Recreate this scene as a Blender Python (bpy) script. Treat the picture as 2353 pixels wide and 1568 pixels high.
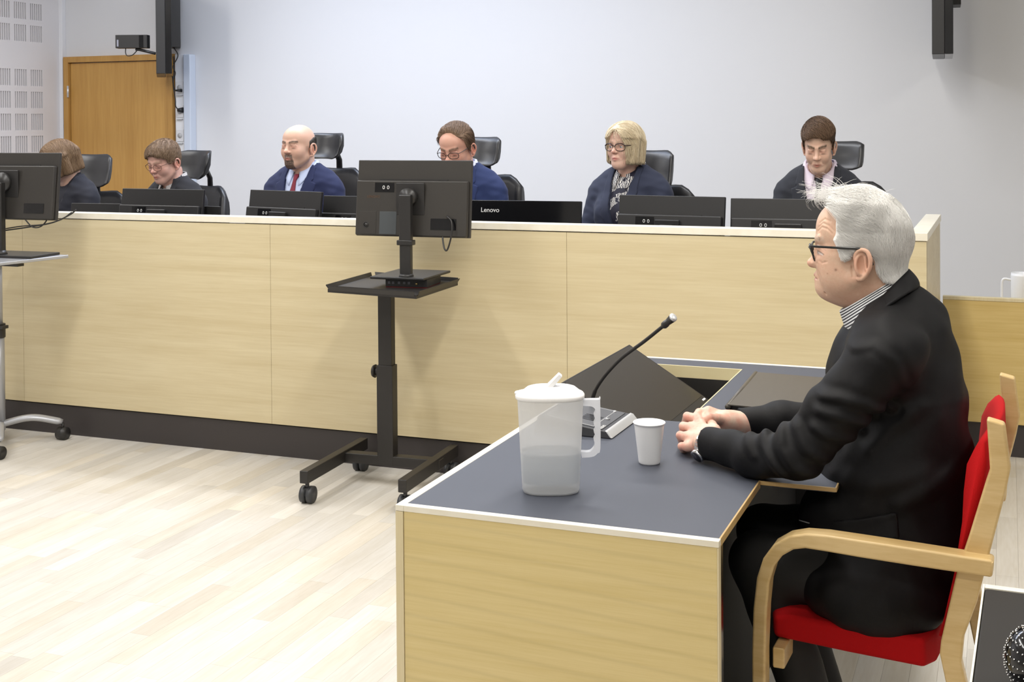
import bpy, bmesh, math, random
import numpy as np
from mathutils import Matrix, Vector
rnd = random.Random(7); nrs = np.random.RandomState(5)
for o in list(bpy.data.objects): bpy.data.objects.remove(o)
SC = bpy.context.scene; COL = SC.collection
# ------------------------------------------------------------------ camera
W_, H_ = 2353.0, 1568.0
F_, PX, PY = 2918.5, 1176.5, 323.0
YAW, PITCH, ROLL = 0.3724, 0.01417, 0.00712
CAM = np.array([0, 0, 1.5])
def _cam():
    cy, sy, cp, sp = math.cos(YAW), math.sin(YAW), math.cos(PITCH), math.sin(PITCH)
    f = np.array([-sy*cp, cy*cp, -sp]); r = np.array([cy, sy, 0.]); d = np.cross(f, r)
    return np.array([r*math.cos(ROLL)+d*math.sin(ROLL), -r*math.sin(ROLL)+d*math.cos(ROLL), f])
MC = _cam()
def P(x, y, Y=None, Z=None):
    """world point seen at photo pixel x, y and standing at depth Y (or at height Z)"""
    d = MC.T @ np.array([(x-PX)/F_, (y-PY)/F_, 1.0])
    t = (Y-CAM[1])/d[1] if Y is not None else (Z-CAM[2])/d[2]
    return CAM+t*d
cd = bpy.data.cameras.new('camera'); cam = bpy.data.objects.new('camera', cd); COL.objects.link(cam)
cd.sensor_width = 36; cd.lens = F_*36/W_; cd.shift_x = 0; cd.shift_y = -(H_/2-PY)/W_; cd.clip_start = .05
mw = Matrix.Identity(4)
for i in range(3):
    mw[i][0] = MC[0][i]; mw[i][1] = -MC[1][i]; mw[i][2] = -MC[2][i]; mw[i][3] = CAM[i]
cam.matrix_world = mw; SC.camera = cam
# ------------------------------------------------------------------ world, exposure, room lamps, added wall light
wd = bpy.data.worlds.new('world'); SC.world = wd; wd.use_nodes = True
wd.node_tree.nodes['Background'].inputs[0].default_value = (.9, .95, 1, 1)
wd.node_tree.nodes['Background'].inputs[1].default_value = .25
SC.view_settings.view_transform = 'Standard'; SC.view_settings.look = 'None'
SC.view_settings.gamma = 1; SC.view_settings.use_curve_mapping = False
SC.view_settings.exposure = 0.44
def area(name, loc, sx, sy, power, color=(1, 1, 1), rot=(0, 0, 0)):
    l = bpy.data.lights.new(name, 'AREA'); l.shape = 'RECTANGLE'; l.size = sx; l.size_y = sy
    l.energy = power; l.color = color
    o = bpy.data.objects.new(name, l); COL.objects.link(o); o.location = loc; o.rotation_euler = rot
    return o
CEIL = 3.25
WARM = (1, .965, .90); NEUT = (1, .98, .95); COOL = (.80, .88, 1)
area('ceiling_lamp', (-2.8, 6.0, CEIL-.03), 4.2, .25, 54, (.96, .97, 1))
area('ceiling_lamp', (-.75, 3.0, CEIL-.03), .30, 3.0, 60, WARM)
area('ceiling_lamp', (-3.4, 2.6, CEIL-.03), .30, 2.8, 52, NEUT)
area('ceiling_lamp', (1.9, 3.2, CEIL-.03), .30, 3.0, 34, WARM)
area('ceiling_lamp', (-1.2, -.8, CEIL-.03), 3.4, .30, 48, WARM)
area('ceiling_lamp', (-5.6, 4.6, CEIL-.03), .30, 3.0, 40, NEUT)
area('added_wall_light', (-3.8, 6.5, CEIL-.03), 2.8, .4, 34, (.60, .73, 1))  # added cool light for the bluish back wall, no known fixture
# ------------------------------------------------------------------ materials
def nt(m): return m.node_tree.nodes, m.node_tree.links
MATS = {}
def mat(name, color, rough=.5, metal=0., noise=0., nscale=60., bump=0., bscale=200., spec=.5, coat=0., emit=None, attr=None, sss=0., sheen=0.):
    if name in MATS: return MATS[name]
    m = bpy.data.materials.new(name); m.use_nodes = True; N, L = nt(m); b = N['Principled BSDF']
    b.inputs['Base Color'].default_value = (*color, 1); b.inputs['Roughness'].default_value = rough
    b.inputs['Metallic'].default_value = metal; b.inputs['Specular IOR Level'].default_value = spec
    b.inputs['Coat Weight'].default_value = coat
    if sheen: b.inputs['Sheen Weight'].default_value = sheen
    if sss:
        b.inputs['Subsurface Weight'].default_value = sss; b.inputs['Subsurface Radius'].default_value = (.012, .005, .003)
        b.inputs['Subsurface Scale'].default_value = .35
    if attr:
        a = N.new('ShaderNodeAttribute'); a.attribute_name = attr; L.new(a.outputs['Color'], b.inputs['Base Color'])
    elif noise:
        tc = N.new('ShaderNodeTexCoord'); n = N.new('ShaderNodeTexNoise'); n.inputs['Scale'].default_value = nscale
        n.inputs['Detail'].default_value = 4
        L.new(tc.outputs['Object'], n.inputs['Vector'])
        mx = N.new('ShaderNodeMix'); mx.data_type = 'RGBA'
        mx.inputs[6].default_value = (*[max(0, c*(1-noise)) for c in color], 1)
        mx.inputs[7].default_value = (*[min(1, c*(1+noise)) for c in color], 1)
        L.new(n.outputs['Fac'], mx.inputs[0]); L.new(mx.outputs[2], b.inputs['Base Color'])
    if bump:
        tc = N.new('ShaderNodeTexCoord'); n = N.new('ShaderNodeTexNoise'); n.inputs['Scale'].default_value = bscale
        n.inputs['Detail'].default_value = 3
        L.new(tc.outputs['Object'], n.inputs['Vector'])
        bp = N.new('ShaderNodeBump'); bp.inputs['Strength'].default_value = bump; bp.inputs['Distance'].default_value = .002
        L.new(n.outputs['Fac'], bp.inputs['Height']); L.new(bp.outputs[0], b.inputs['Normal'])
    MATS[name] = m; return m
def wood(name, ca, cb, grain=(1, 14, 60), rough=.42, rings=0., fine=.5, attr=None):
    """ca/cb: light and dark grain; grain: noise stretch per object axis (small = along the grain)"""
    if name in MATS: return MATS[name]
    m = bpy.data.materials.new(name); m.use_nodes = True; N, L = nt(m); b = N['Principled BSDF']
    b.inputs['Roughness'].default_value = rough
    tc = N.new('ShaderNodeTexCoord'); mp = N.new('ShaderNodeMapping'); mp.inputs['Scale'].default_value = grain
    L.new(tc.outputs['Object'], mp.inputs['Vector'])
    n = N.new('ShaderNodeTexNoise'); n.inputs['Scale'].default_value = 1.0; n.inputs['Detail'].default_value = 6; n.inputs['Roughness'].default_value = .6
    n.inputs['Distortion'].default_value = .4
    L.new(mp.outputs[0], n.inputs['Vector'])
    mp2 = N.new('ShaderNodeMapping'); mp2.inputs['Scale'].default_value = [g*7 for g in grain]
    L.new(tc.outputs['Object'], mp2.inputs['Vector'])
    n2 = N.new('ShaderNodeTexNoise'); n2.inputs['Scale'].default_value = 1.0; n2.inputs['Detail'].default_value = 2
    L.new(mp2.outputs[0], n2.inputs['Vector'])
    ad = N.new('ShaderNodeMath'); ad.operation = 'MULTIPLY_ADD'; L.new(n2.outputs['Fac'], ad.inputs[0]); ad.inputs[1].default_value = fine
    L.new(n.outputs['Fac'], ad.inputs[2])
    sc = N.new('ShaderNodeMapRange'); sc.inputs[1].default_value = .38+fine*.35; sc.inputs[2].default_value = .62+fine*.65
    L.new(ad.outputs[0], sc.inputs[0])
    mx = N.new('ShaderNodeMix'); mx.data_type = 'RGBA'; mx.inputs[6].default_value = (*ca, 1); mx.inputs[7].default_value = (*cb, 1)
    L.new(sc.outputs[0], mx.inputs[0]); out = mx.outputs[2]
    if rings:
        wv = N.new('ShaderNodeTexWave'); wv.wave_type = 'RINGS'; wv.rings_direction = 'Y'
        mp3 = N.new('ShaderNodeMapping'); mp3.inputs['Scale'].default_value = (.5, 1, 3.2); mp3.inputs['Location'].default_value = (.9, 0, .9)
        L.new(tc.outputs['Object'], mp3.inputs['Vector']); L.new(mp3.outputs[0], wv.inputs['Vector'])
        wv.inputs['Scale'].default_value = 2.6; wv.inputs['Distortion'].default_value = 3.4; wv.inputs['Detail'].default_value = 3; wv.inputs['Detail Scale'].default_value = .7
        pw = N.new('ShaderNodeMath'); pw.operation = 'POWER'; L.new(wv.outputs['Fac'], pw.inputs[0]); pw.inputs[1].default_value = 9
        ml = N.new('ShaderNodeMath'); ml.operation = 'MULTIPLY'; L.new(pw.outputs[0], ml.inputs[0]); ml.inputs[1].default_value = rings
        m2 = N.new('ShaderNodeMix'); m2.data_type = 'RGBA'; L.new(ml.outputs[0], m2.inputs[0]); L.new(out, m2.inputs[6])
        m2.inputs[7].default_value = (*[c*.62 for c in cb], 1); out = m2.outputs[2]
    if attr:
        a = N.new('ShaderNodeAttribute'); a.attribute_name = attr
        m3 = N.new('ShaderNodeMix'); m3.data_type = 'RGBA'; m3.blend_type = 'MULTIPLY'; m3.inputs[0].default_value = 1
        L.new(out, m3.inputs[6]); L.new(a.outputs['Color'], m3.inputs[7]); out = m3.outputs[2]
    L.new(out, b.inputs['Base Color']); MATS[name] = m; return m
BIRCH = wood('birch veneer', (.660, .572, .375), (.575, .480, .292), (.7, 6, 16), .40, fine=.5)
BIRCHY = wood('birch veneer desk', (.72, .585, .290), (.655, .52, .232), (1.2, 8, 40), .42, rings=.20, fine=.6)
LIP = wood('maple lipping', (.86, .83, .73), (.80, .75, .62), (4, 4, 4), .38)
LIPV = wood('maple lipping tan', (.72, .63, .42), (.66, .56, .34), (30, 30, 2), .4)
OAKD = wood('oak door veneer', (.60, .34, .095), (.50, .265, .065), (12, 12, .6), .42)
OAKF = wood('oak door frame', (.55, .31, .085), (.46, .24, .06), (9, 9, 1), .42)
BEECH = wood('beech', (.72, .53, .26), (.60, .41, .17), (3, 22, 22), .35, fine=.4)
FLOORM = wood('ash parquet', (.665, .645, .60), (.58, .548, .485), (16, 1.4, 16), .42, fine=.5, attr='tone')
LINO = mat('slate linoleum', (.066, .073, .095), .52, spec=.35, noise=.06, nscale=900)
KICK = mat('dark kickboard', (.040, .034, .034), .5)
WALL = mat('painted plaster', (.72, .72, .73), .75, bump=.05, bscale=400)
WALLL = mat('acoustic wall paint', (.74, .72, .725), .7)
DARKGREY = mat('cavity felt', (.36, .34, .32), .9)
BLACK = mat('black plastic', (.020, .019, .019), .38, bump=.04, bscale=900)
BLACKM = mat('monitor back plastic', (.031, .028, .025), .42, noise=.12, nscale=700, bump=.05, bscale=1200)
BLACKB = mat('bench monitor plastic', (.020, .0195, .0205), .40, noise=.1, nscale=600, bump=.04, bscale=1200)
BLACKG = mat('glossy black', (.006, .006, .007), .12)
CARTM = mat('black powder coat', (.016, .014, .013), .45)
LEATHER = mat('black leather', (.017, .017, .019), .36, bump=.15, bscale=300)
SILVER = mat('brushed aluminium', (.72, .73, .74), .36, metal=.55)
GREYP = mat('silver grey paint', (.42, .43, .46), .35, metal=.4)
CHROME = mat('chrome', (.8, .8, .8), .12, metal=1)
WHITEP = mat('white plastic', (.82, .83, .85), .35)
CUPM = mat('white cup plastic', (.90, .905, .92), .38)
RED = mat('red wool', (.43, .004, .006), .9, noise=.15, nscale=800, bump=.3, bscale=900, spec=.2)
PRINT = mat('pale print', (.75, .75, .75), .5)
PRINTB = mat('brown print', (.10, .05, .025), .5)
# ------------------------------------------------------------------ mesh helpers
def link(o, parent=None):
    COL.objects.link(o)
    if parent is not None: o.parent = parent
    return o
def tag(o, label=None, cat=None, group=None, kind=None):
    if label: o['label'] = label
    if cat: o['category'] = cat
    if group: o['group'] = group
    if kind: o['kind'] = kind
    return o
def empty(name, loc=(0, 0, 0), rz=0., **k):
    o = bpy.data.objects.new(name, None); o.empty_display_size = .05; o.location = loc; o.rotation_euler = (0, 0, rz)
    link(o); tag(o, **k); return o
def npmesh(name, V, F, col=None, smooth=True):
    """V (n,3) and F (m,k) arrays"""
    V = np.asarray(V, np.float32); F = np.asarray(F, np.int32); k = F.shape[1]
    me = bpy.data.meshes.new(name); me.vertices.add(len(V)); me.vertices.foreach_set('co', V.ravel())
    me.loops.add(F.size); me.loops.foreach_set('vertex_index', F.ravel())
    me.polygons.add(len(F)); me.polygons.foreach_set('loop_start', np.arange(0, F.size, k, dtype=np.int32))
    me.polygons.foreach_set('use_smooth', np.full(len(F), smooth, dtype=bool))
    if col is not None:
        at = me.color_attributes.new('col', 'FLOAT_COLOR', 'POINT')
        at.data.foreach_set('color', np.hstack([col, np.ones((len(col), 1))]).astype(np.float32).ravel())
    me.update(); me.validate(); return me
def mobj(name, me, m, parent=None):
    o = bpy.data.objects.new(name, me); me.materials.append(m); return link(o, parent)
class MB:
    def __init__(s): s.v = []; s.f = []; s.sm = []
    def add(s, vs, fs, smooth=False):
        b = len(s.v); s.v += [tuple(map(float, v)) for v in vs]; s.f += [tuple(b+i for i in f) for f in fs]; s.sm += [smooth]*len(fs); return s
    def box(s, lo, hi, R=None, c=None):
        lo = np.array(lo, float); hi = np.array(hi, float)
        vs = np.array([[(lo, hi)[i][0], (lo, hi)[j][1], (lo, hi)[k][2]] for i in (0, 1) for j in (0, 1) for k in (0, 1)])
        if R is not None: c = np.zeros(3) if c is None else np.array(c, float); vs = (vs-c)@np.array(R).T+c
        return s.add(vs, [(0, 1, 3, 2), (4, 6, 7, 5), (0, 4, 5, 1), (2, 3, 7, 6), (0, 2, 6, 4), (1, 5, 7, 3)])
    def hexa(s, quad0, quad1):
        return s.add(list(quad0)+list(quad1), [(3, 2, 1, 0), (4, 5, 6, 7), (0, 1, 5, 4), (1, 2, 6, 5), (2, 3, 7, 6), (3, 0, 4, 7)])
    def prism(s, poly, axis, lo, hi, smooth=False):
        """poly: 2D points in the two remaining axes, pushed along axis from lo to hi"""
        n = len(poly); ax = {'x': 0, 'y': 1, 'z': 2}[axis]; oth = [i for i in range(3) if i != ax]; vs = []
        for t in (lo, hi):
            for p in poly:
                v = [0, 0, 0]; v[ax] = t; v[oth[0]] = p[0]; v[oth[1]] = p[1]; vs.append(v)
        b = len(s.v); s.v += [tuple(map(float, v)) for v in vs]
        s.f += [tuple(b+i for i in range(n)), tuple(b+n+i for i in reversed(range(n)))]; s.sm += [False, False]
        for i in range(n): j = (i+1) % n; s.f.append((b+i, b+n+i, b+n+j, b+j)); s.sm.append(smooth)
        return s
    def tube(s, pts, r, n=10, cap=True, flat=None):
        pts = np.array(pts, float); K = len(pts); r = np.full(K, r) if np.isscalar(r) else np.array(r, float)
        T = np.gradient(pts, axis=0); T /= np.linalg.norm(T, axis=1)[:, None]+1e-12
        u = np.cross(T[0], (0, 0, 1)); u = u if np.linalg.norm(u) > .1 else np.cross(T[0], (1, 0, 0)); u /= np.linalg.norm(u); vs = []
        for i in range(K):
            u = u-T[i]*(u@T[i]); u /= np.linalg.norm(u)+1e-12; w = np.cross(T[i], u)
            for k in range(n):
                a = 2*math.pi*k/n; fl = 1 if flat is None else flat
                vs.append(pts[i]+r[i]*(u*math.cos(a)+w*math.sin(a)*fl))
        fs = [(i*n+k, i*n+(k+1) % n, (i+1)*n+(k+1) % n, (i+1)*n+k) for i in range(K-1) for k in range(n)]
        if cap: fs += [tuple(reversed(range(n))), tuple((K-1)*n+k for k in range(n))]
        return s.add(vs, fs, True)
    def cyl(s, a, b, r1, r2=None, n=24): return s.tube([a, b], [r1, r1 if r2 is None else r2], n)
    def lathe(s, prof, c, n=32, sx=1, sy=1):
        vs = []; c = np.array(c, float)
        for r, z in prof:
            for k in range(n):
                a = 2*math.pi*k/n; vs.append(c+np.array([r*math.cos(a)*sx, r*math.sin(a)*sy, z]))
        K = len(prof); fs = [(i*n+k, i*n+(k+1) % n, (i+1)*n+(k+1) % n, (i+1)*n+k) for i in range(K-1) for k in range(n)]
        return s.add(vs, fs, True)
    def loft(s, rings, closed=True, cap=False, smooth=True):
        n = len(rings[0]); K = len(rings); vs = [p for r in rings for p in r]; m = n if closed else n-1
        fs = [(i*n+k, i*n+(k+1) % n, (i+1)*n+(k+1) % n, (i+1)*n+k) for i in range(K-1) for k in range(m)]
        if cap: fs += [tuple(reversed(range(n))), tuple((K-1)*n+k for k in range(n))]
        return s.add(vs, fs, smooth)
    def build(s, name, m, parent=None, bevel=0., seg=2, inv=None):
        me = bpy.data.meshes.new(name); V = s.v
        if inv is not None: V = [tuple(inv @ Vector(v)) for v in V]
        me.from_pydata(V, [], s.f); me.polygons.foreach_set('use_smooth', s.sm if not bevel else [True]*len(s.f)); me.update()
        bm = bmesh.new(); bm.from_mesh(me); bmesh.ops.recalc_face_normals(bm, faces=bm.faces); bm.to_mesh(me); bm.free()
        o = mobj(name, me, m, parent)
        if bevel:
            bv = o.modifiers.new('bevel', 'BEVEL'); bv.width = bevel; bv.segments = seg; bv.limit_method = 'ANGLE'; bv.angle_limit = math.radians(40)
            bv.harden_normals = True
        return o
def struct(o): o['kind'] = 'structure'; return o
def text(name, s, size, m, parent, loc, rot, align='CENTER', off=.0004, bold=0.):
    cu = bpy.data.curves.new(name, 'FONT'); cu.body = s; cu.size = size; cu.align_x = align; cu.align_y = 'CENTER'; cu.extrude = off; cu.offset = bold
    t = bpy.data.objects.new(name, cu); COL.objects.link(t); bpy.context.view_layer.update()
    me = bpy.data.meshes.new_from_object(t.evaluated_get(bpy.context.evaluated_depsgraph_get())); bpy.data.objects.remove(t)
    o = mobj(name, me, m, parent); o.location = loc; o.rotation_euler = rot; return o
def slab(cells, xs, ys, z0, z1):
    b = MB()
    on = lambda i, j: 0 <= i < len(xs)-1 and 0 <= j < len(ys)-1 and cells(i, j)
    for i in range(len(xs)-1):
        for j in range(len(ys)-1):
            if not on(i, j): continue
            x0, x1, y0, y1 = xs[i], xs[i+1], ys[j], ys[j+1]
            b.add([(x0, y0, z1), (x1, y0, z1), (x1, y1, z1), (x0, y1, z1)], [(0, 1, 2, 3)])
            b.add([(x0, y0, z0), (x1, y0, z0), (x1, y1, z0), (x0, y1, z0)], [(3, 2, 1, 0)])
            for (di, dj, p, q) in ((-1, 0, (x0, y1), (x0, y0)), (1, 0, (x1, y0), (x1, y1)), (0, -1, (x0, y0), (x1, y0)), (0, 1, (x1, y1), (x0, y1))):
                if not on(i+di, j+dj): b.add([(*p, z0), (*q, z0), (*q, z1), (*p, z1)], [(0, 1, 2, 3)])
    return b
def bez(pts, n=8):
    """Catmull-Rom through points"""
    p = np.array(pts, float); p = np.vstack([2*p[0]-p[1], p, 2*p[-1]-p[-2]]); out = []
    for i in range(1, len(p)-2):
        for t in np.linspace(0, 1, n, endpoint=False):
            a, b, c, d = p[i-1:i+3]
            out.append(.5*((2*b)+(c-a)*t+(2*a-5*b+4*c-d)*t*t+(3*b-a-3*c+d)*t**3))
    out.append(p[-2]); return np.array(out)
def rotz(a): return np.array([[math.cos(a), -math.sin(a), 0], [math.sin(a), math.cos(a), 0], [0, 0, 1]])
def roty(a): return np.array([[math.cos(a), 0, math.sin(a)], [0, 1, 0], [-math.sin(a), 0, math.cos(a)]])
def rotx(a): return np.array([[1, 0, 0], [0, math.cos(a), -math.sin(a)], [0, math.sin(a), math.cos(a)]])
# ------------------------------------------------------------------ room
XL, XR, YB, YF = -6.9, 4.0, 8.0, -2.6
fl = struct(MB().box((XL, YF, -.06), (XR, YB, -.012)).build('floor', mat('screed', (.3, .26, .2), .8)))
PW = .07; Lm = (.34, .42, .5, .58, .66); cand = []; rows = int((XR-XL)/PW)
for r in range(rows):
    x = XL+r*PW; y = YF-rnd.random()*.6; g = 0
    while y < YB:
        L = rnd.choice(Lm); y2 = min(y+L, YB)
        if y2 > YF: cand.append((x, max(y, YF), y2, rnd.gauss(0, 1), rnd.random()))
        y += L
def tonecol(t, w):
    k = max(.78, min(1.10, .97+.06*t)); return (k, k*(.99 if w < .7 else .965), k*(.985 if w < .7 else .91))
def vis(c):
    x, y, z = c[0], (c[1]+c[2])/2, 0
    v = MC@(np.array([x, y, 0.])-CAM)
    if v[2] < .5: return 0
    px, py = PX+F_*v[0]/v[2], PY+F_*v[1]/v[2]
    if not (-30 < px < 2390 and -20 < py < 1620): return 0
    if y > 4.9 and x < -.3: return 0
    if py > 1180+max(0, (px-900))*.1 and 930 < px < 1640: return 0
    return 1/v[2]**2
cand.sort(key=lambda c: -vis(c))
def plankmesh(cs, name):
    V = []; F = []; C = []
    for (x, a, b, t, w) in cs:
        o = len(V); g = .00022; x0, x1, y0, y1 = x+g, x+PW-g, a+g, b-g
        V += [(x0, y0, -.012), (x1, y0, -.012), (x1, y1, -.012), (x0, y1, -.012), (x0, y0, 0), (x1, y0, 0), (x1, y1, 0), (x0, y1, 0)]
        F += [tuple(o+i for i in f) for f in ((4, 5, 6, 7), (0, 1, 5, 4), (1, 2, 6, 5), (2, 3, 7, 6), (3, 0, 4, 7))]
        C += [tonecol(t, w)]*8
    me = npmesh(name, V, F, smooth=False); at = me.color_attributes.new('tone', 'FLOAT_COLOR', 'POINT')
    at.data.foreach_set('color', np.hstack([np.array(C), np.ones((len(C), 1))]).astype(np.float32).ravel()); return me
for c in cand[:298]: mobj('plank', plankmesh([c], 'plank'), FLOORM, fl)
o = mobj('plank_field', plankmesh(cand[298:], 'plank_field'), FLOORM, fl); o['kind'] = 'stuff'
struct(MB().box((XL-.1, YB, -.06), (XR+.1, YB+.1, CEIL)).build('wall_back', WALL))
wl = struct(MB().box((XL-.14, YF, -.06), (XL-.03, YB, CEIL)).build('wall_left', DARKGREY))
struct(MB().box((XR, YF, -.06), (XR+.1, YB, CEIL)).build('wall_right', WALL))
struct(MB().box((XL-.1, YF-.1, -.06), (XR+.1, YF, CEIL)).build('wall_front', WALL))
struct(MB().box((XL-.1, YF-.1, CEIL), (XR+.1, YB+.1, CEIL+.1)).build('ceiling', mat('ceiling paint', (.8, .8, .8), .8)))
# left wall: slotted acoustic tiles over a dark cavity. tile pitch .168
TP = .1675; y_end = 7.815; ys0 = y_end+.022
def tile_bm(slots=True):
    b = MB(); h = TP/2; s = .062; t = .03
    if not slots: return b.box((-t, -h, -h), (0, h, h))
    b.box((-t, -h, -h), (0, h, -s)); b.box((-t, -h, s), (0, h, h)); b.box((-t, -h, -s), (0, -s, s)); b.box((-t, s, -s), (0, h, s))
    n = 6; wbar = .009; gap = (2*s-(n-1)*wbar)/n; y = -s
    for k in range(n-1): y += gap; b.box((-t, y, -s), (-.001, y+wbar, s)); y += wbar
    return b
me_t = None
zrow0 = 1.9265-.062
for ci in range(9):
    yc = y_end-TP*.5-ci*TP-.02
    for ri in range(-14, 10):
        k = ri % 5
        slots = k != 4
        zc = zrow0+.0-TP*(ri) if True else 0
        if zc < .1 or zc > CEIL-.05: continue
        if not slots: continue
        if me_t is None:
            o = tile_bm().build('acoustic_tile', WALLL, wl); me_t = o.data
        else: o = bpy.data.objects.new('acoustic_tile', me_t); link(o, wl)
        o.location = (XL, yc, zc)
for ri in range(-14, 11):
    zc = zrow0-TP*ri
    if ri % 5 == 4: MB().box((XL-.03, y_end-.02-9*TP, zc-TP/2), (XL, y_end-.02, zc+TP/2)).build('plain_strip', WALLL, wl)
MB().box((XL-.03, y_end-.02, 0), (XL+.0, YB, CEIL)).build('plain_strip', WALLL, wl)
MB().box((XL-.03, YF, 0), (XL, y_end-.02-9*TP, CEIL)).build('plain_strip', WALLL, wl)
struct(MB().box((XL, YB-.045, 0), (XL+.035, YB, CEIL)).build('trim_1', mat('white trim', (.80, .80, .82), .5), bevel=.003))
# door
dx0, dx1, dz = -6.854, -5.84, 2.035
dr = struct(MB().box((dx0+.05, YB-.025, .01), (dx1-.05, YB-.001, dz-.05)).build('door_1', OAKD, bevel=.002))
fb = MB()
fb.box((dx0, YB-.05, 0), (dx0+.045, YB, dz)); fb.box((dx1-.045, YB-.05, 0), (dx1, YB, dz)); fb.box((dx0+.045, YB-.05, dz-.045), (dx1-.045, YB, dz))
fb.build('door_frame', OAKF, dr, bevel=.002)
for z in (1.72, .35): MB().cyl((dx0+.048, YB-.055, z), (dx0+.048, YB-.055, z+.09), .008).build('hinge', SILVER, dr)
hb = MB(); hb.cyl((dx1-.11, YB-.03, 1.0), (dx1-.11, YB-.075, 1.0), .011); hb.tube([(dx1-.11, YB-.075, 1.0), (dx1-.23, YB-.075, 1.0)], .009); hb.build('door_handle', SILVER, dr)
# raised platform behind the bench
MB().box((XL+.001, 5.0, 0), (-.35, 7.0, .149)).build('raised_platform', mat('platform carpet', (.2, .2, .21), .9))
struct(bpy.data.objects['raised_platform'])
# power column
t = empty('power_column', (-5.735, YB, 0), label='white vertical socket column on the wall right of the oak door', cat='socket column')
MB().box((-.082, -.045, .1), (.01, 0, 2.03)).build('column_body', WHITEP, t, bevel=.006)
MB().box((.012, -.075, .1), (.075, 0, 2.025)).build('column_side', mat('blue lit plastic', (.62, .68, .78), .4), t, bevel=.008)  # bluish light on the column's right side, put into its colour
for z in (1.78, 1.60, 1.42, 1.24, 1.06):
    s_ = MB(); s_.box((-.070, -.052, z-.045), (-.004, -.044, z+.045)); o = s_.build('socket', mat('socket white', (.75, .75, .76), .4), t, bevel=.004)
    MB().cyl((-.037, -.054, z), (-.037, -.0525, z), .02).build('socket_well', mat('socket grey', (.5, .5, .5), .5), o)
    MB().box((-.062, -.060, z-.062), (-.012, -.045, z-.055)).build('socket_lip', mat('socket grey', (.5, .5, .5), .5), o)
# wall displays seen edge-on
def display(px, base_y, z, length, lab, yaw_off=0., th=.105):
    a = P(px, 150, Y=YB-.12); b = P(px, 150, Y=YB-.12-length*math.cos(.3))
    d = (b-a); d[2] = 0; ang = math.atan2(d[1], d[0])+yaw_off
    t = empty('wall_display', (a[0], a[1], z), ang, label=lab, cat='display')
    MB().box((0, -th/2, 0), (length, th/2*.2, .72)).build('display_housing', BLACK, t, bevel=.004)
    MB().box((0, th/2*.2, 0), (length, th/2, .72)).build('screen_bezel', BLACKG, t, bevel=.003)
    return t
t = display(377, 0, 1.855, .7, 'large black wall display seen edge-on above the oak door', .0)
t['category'] = 'display'
w = MB(); w.box((-.10, .0535, .22), (.10, .12, .62)); w.build('wall_bracket', CARTM, t, bevel=.003)
a = MB(); a.tube(bez([(.06, .07, .22), (.05, .10, .16), (.05, .065, .08), (.05, .08, .03), (.05, .06, -.04)]), .004, 6); a.build('cable', BLACK, t)
tr = display(2166, 0, 1.855, .6, 'black wall display seen edge-on at the upper right', .0, .11)
w = MB(); w.box((-.02, .0565, .30), (.20, .10, .62)); w.build('wall_bracket', CARTM, tr, bevel=.003)
# plugs and leads on the power column
q = MB(); A = [P(396, 175, Y=7.9), P(399, 205, Y=7.9), P(403, 228, Y=7.88), P(404, 245, Y=7.88), P(412, 253, Y=7.9)]
q.tube(bez(A), .004, 6); q.cyl(P(408, 253, Y=7.91), P(420, 253, Y=7.945), .012, .022)
tag(q.build('power_lead', BLACK), 'black power lead plugged into the lower socket of the white column', 'cable')
q = MB(); A = [P(398, 130, Y=7.9), P(400, 160, Y=7.9), P(398, 190, Y=7.88), P(402, 208, Y=7.9)]
q.tube(bez(A), .004, 6); q.cyl(P(403, 208, Y=7.91), P(418, 208, Y=7.945), .006, .013)
tag(q.build('data_lead', BLACK), 'thin black lead plugged into the upper socket of the white column', 'cable')
# conference camera on its arm
c0 = P(305, 96, Y=7.25); t = empty('conference_camera', c0, math.radians(20), label='small black box camera on an arm above the oak door', cat='camera')
MB().box((-.11, -.035, -.046), (.11, .035, .046)).build('camera_body', BLACK, t, bevel=.003)
MB().box((.055, -.037, -.042), (.085, .0, .042)).build('lens_window', BLACKG, t)
MB().box((-.099, -.0362, -.034), (-.088, -.0352, .012)).build('printed_mark', mat('grey print', (.28, .28, .33), .5), t)
a = MB(); e = P(357, 123, Y=7.3)-c0; e = rotz(-math.radians(20))@e; a.tube([(0.02, 0, -.052), (.05, 0, -.056), tuple(e)], .010, 8); a.build('arm', BLACK, t)
a = MB(); a.tube(bez([(-.05, 0, -.046), (-.05, 0, -.08), (-.035, 0, -.098), (0, 0, -.09), (.03, 0, -.06)]), .0035, 6); a.build('cable', BLACK, t)
# ------------------------------------------------------------------ judges' bench
BY = 4.925
t = empty('judges_bench', (0, BY, 0), label='long pale birch judges bench with dark kickboard', cat='bench')
seams = [-6.80, -5.918, -4.508, -3.097, -1.687, -.281]
for i in range(5):
    MB().box((seams[i]+.0007, 0, .147), (seams[i+1]-.0007, .03, 1.048)).build('front_panel', BIRCH, t)
MB().box((seams[0], .012, .14), (seams[-1]-.01, .04, 1.04)).build('backing', KICK, t)
MB().box((seams[0], .012, 0), (-.29, .05, .147)).build('kickboard', KICK, t)
MB().box((seams[0], -.004, 1.052), (-.341, .075, 1.080)).build('top_cap', LIP, t, bevel=.002)
MB().box((-.335, .031, .147), (-.281, .99, 1.048)).build('end_panel', BIRCH, t)
MB().box((-.341, -.004, 1.050), (-.277, .995, 1.080)).build('top_cap', LIP, t, bevel=.002)
MB().box((-.33, .031, 0), (-.285, .99, .147)).build('kickboard', KICK, t)
MB().box((seams[0], .045, .865), (-.34, .66, .895)).build('worktop', LINO, t)
MB().box((seams[0], .66, .865), (-.34, .68, .895)).build('worktop_edge', LIP, t)
for x in (-6.5, -4.9, -3.5, -2.1, -.6): MB().box((x-.02, .1, .15), (x+.02, .62, .865)).build('support_panel', BIRCH, t)
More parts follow.
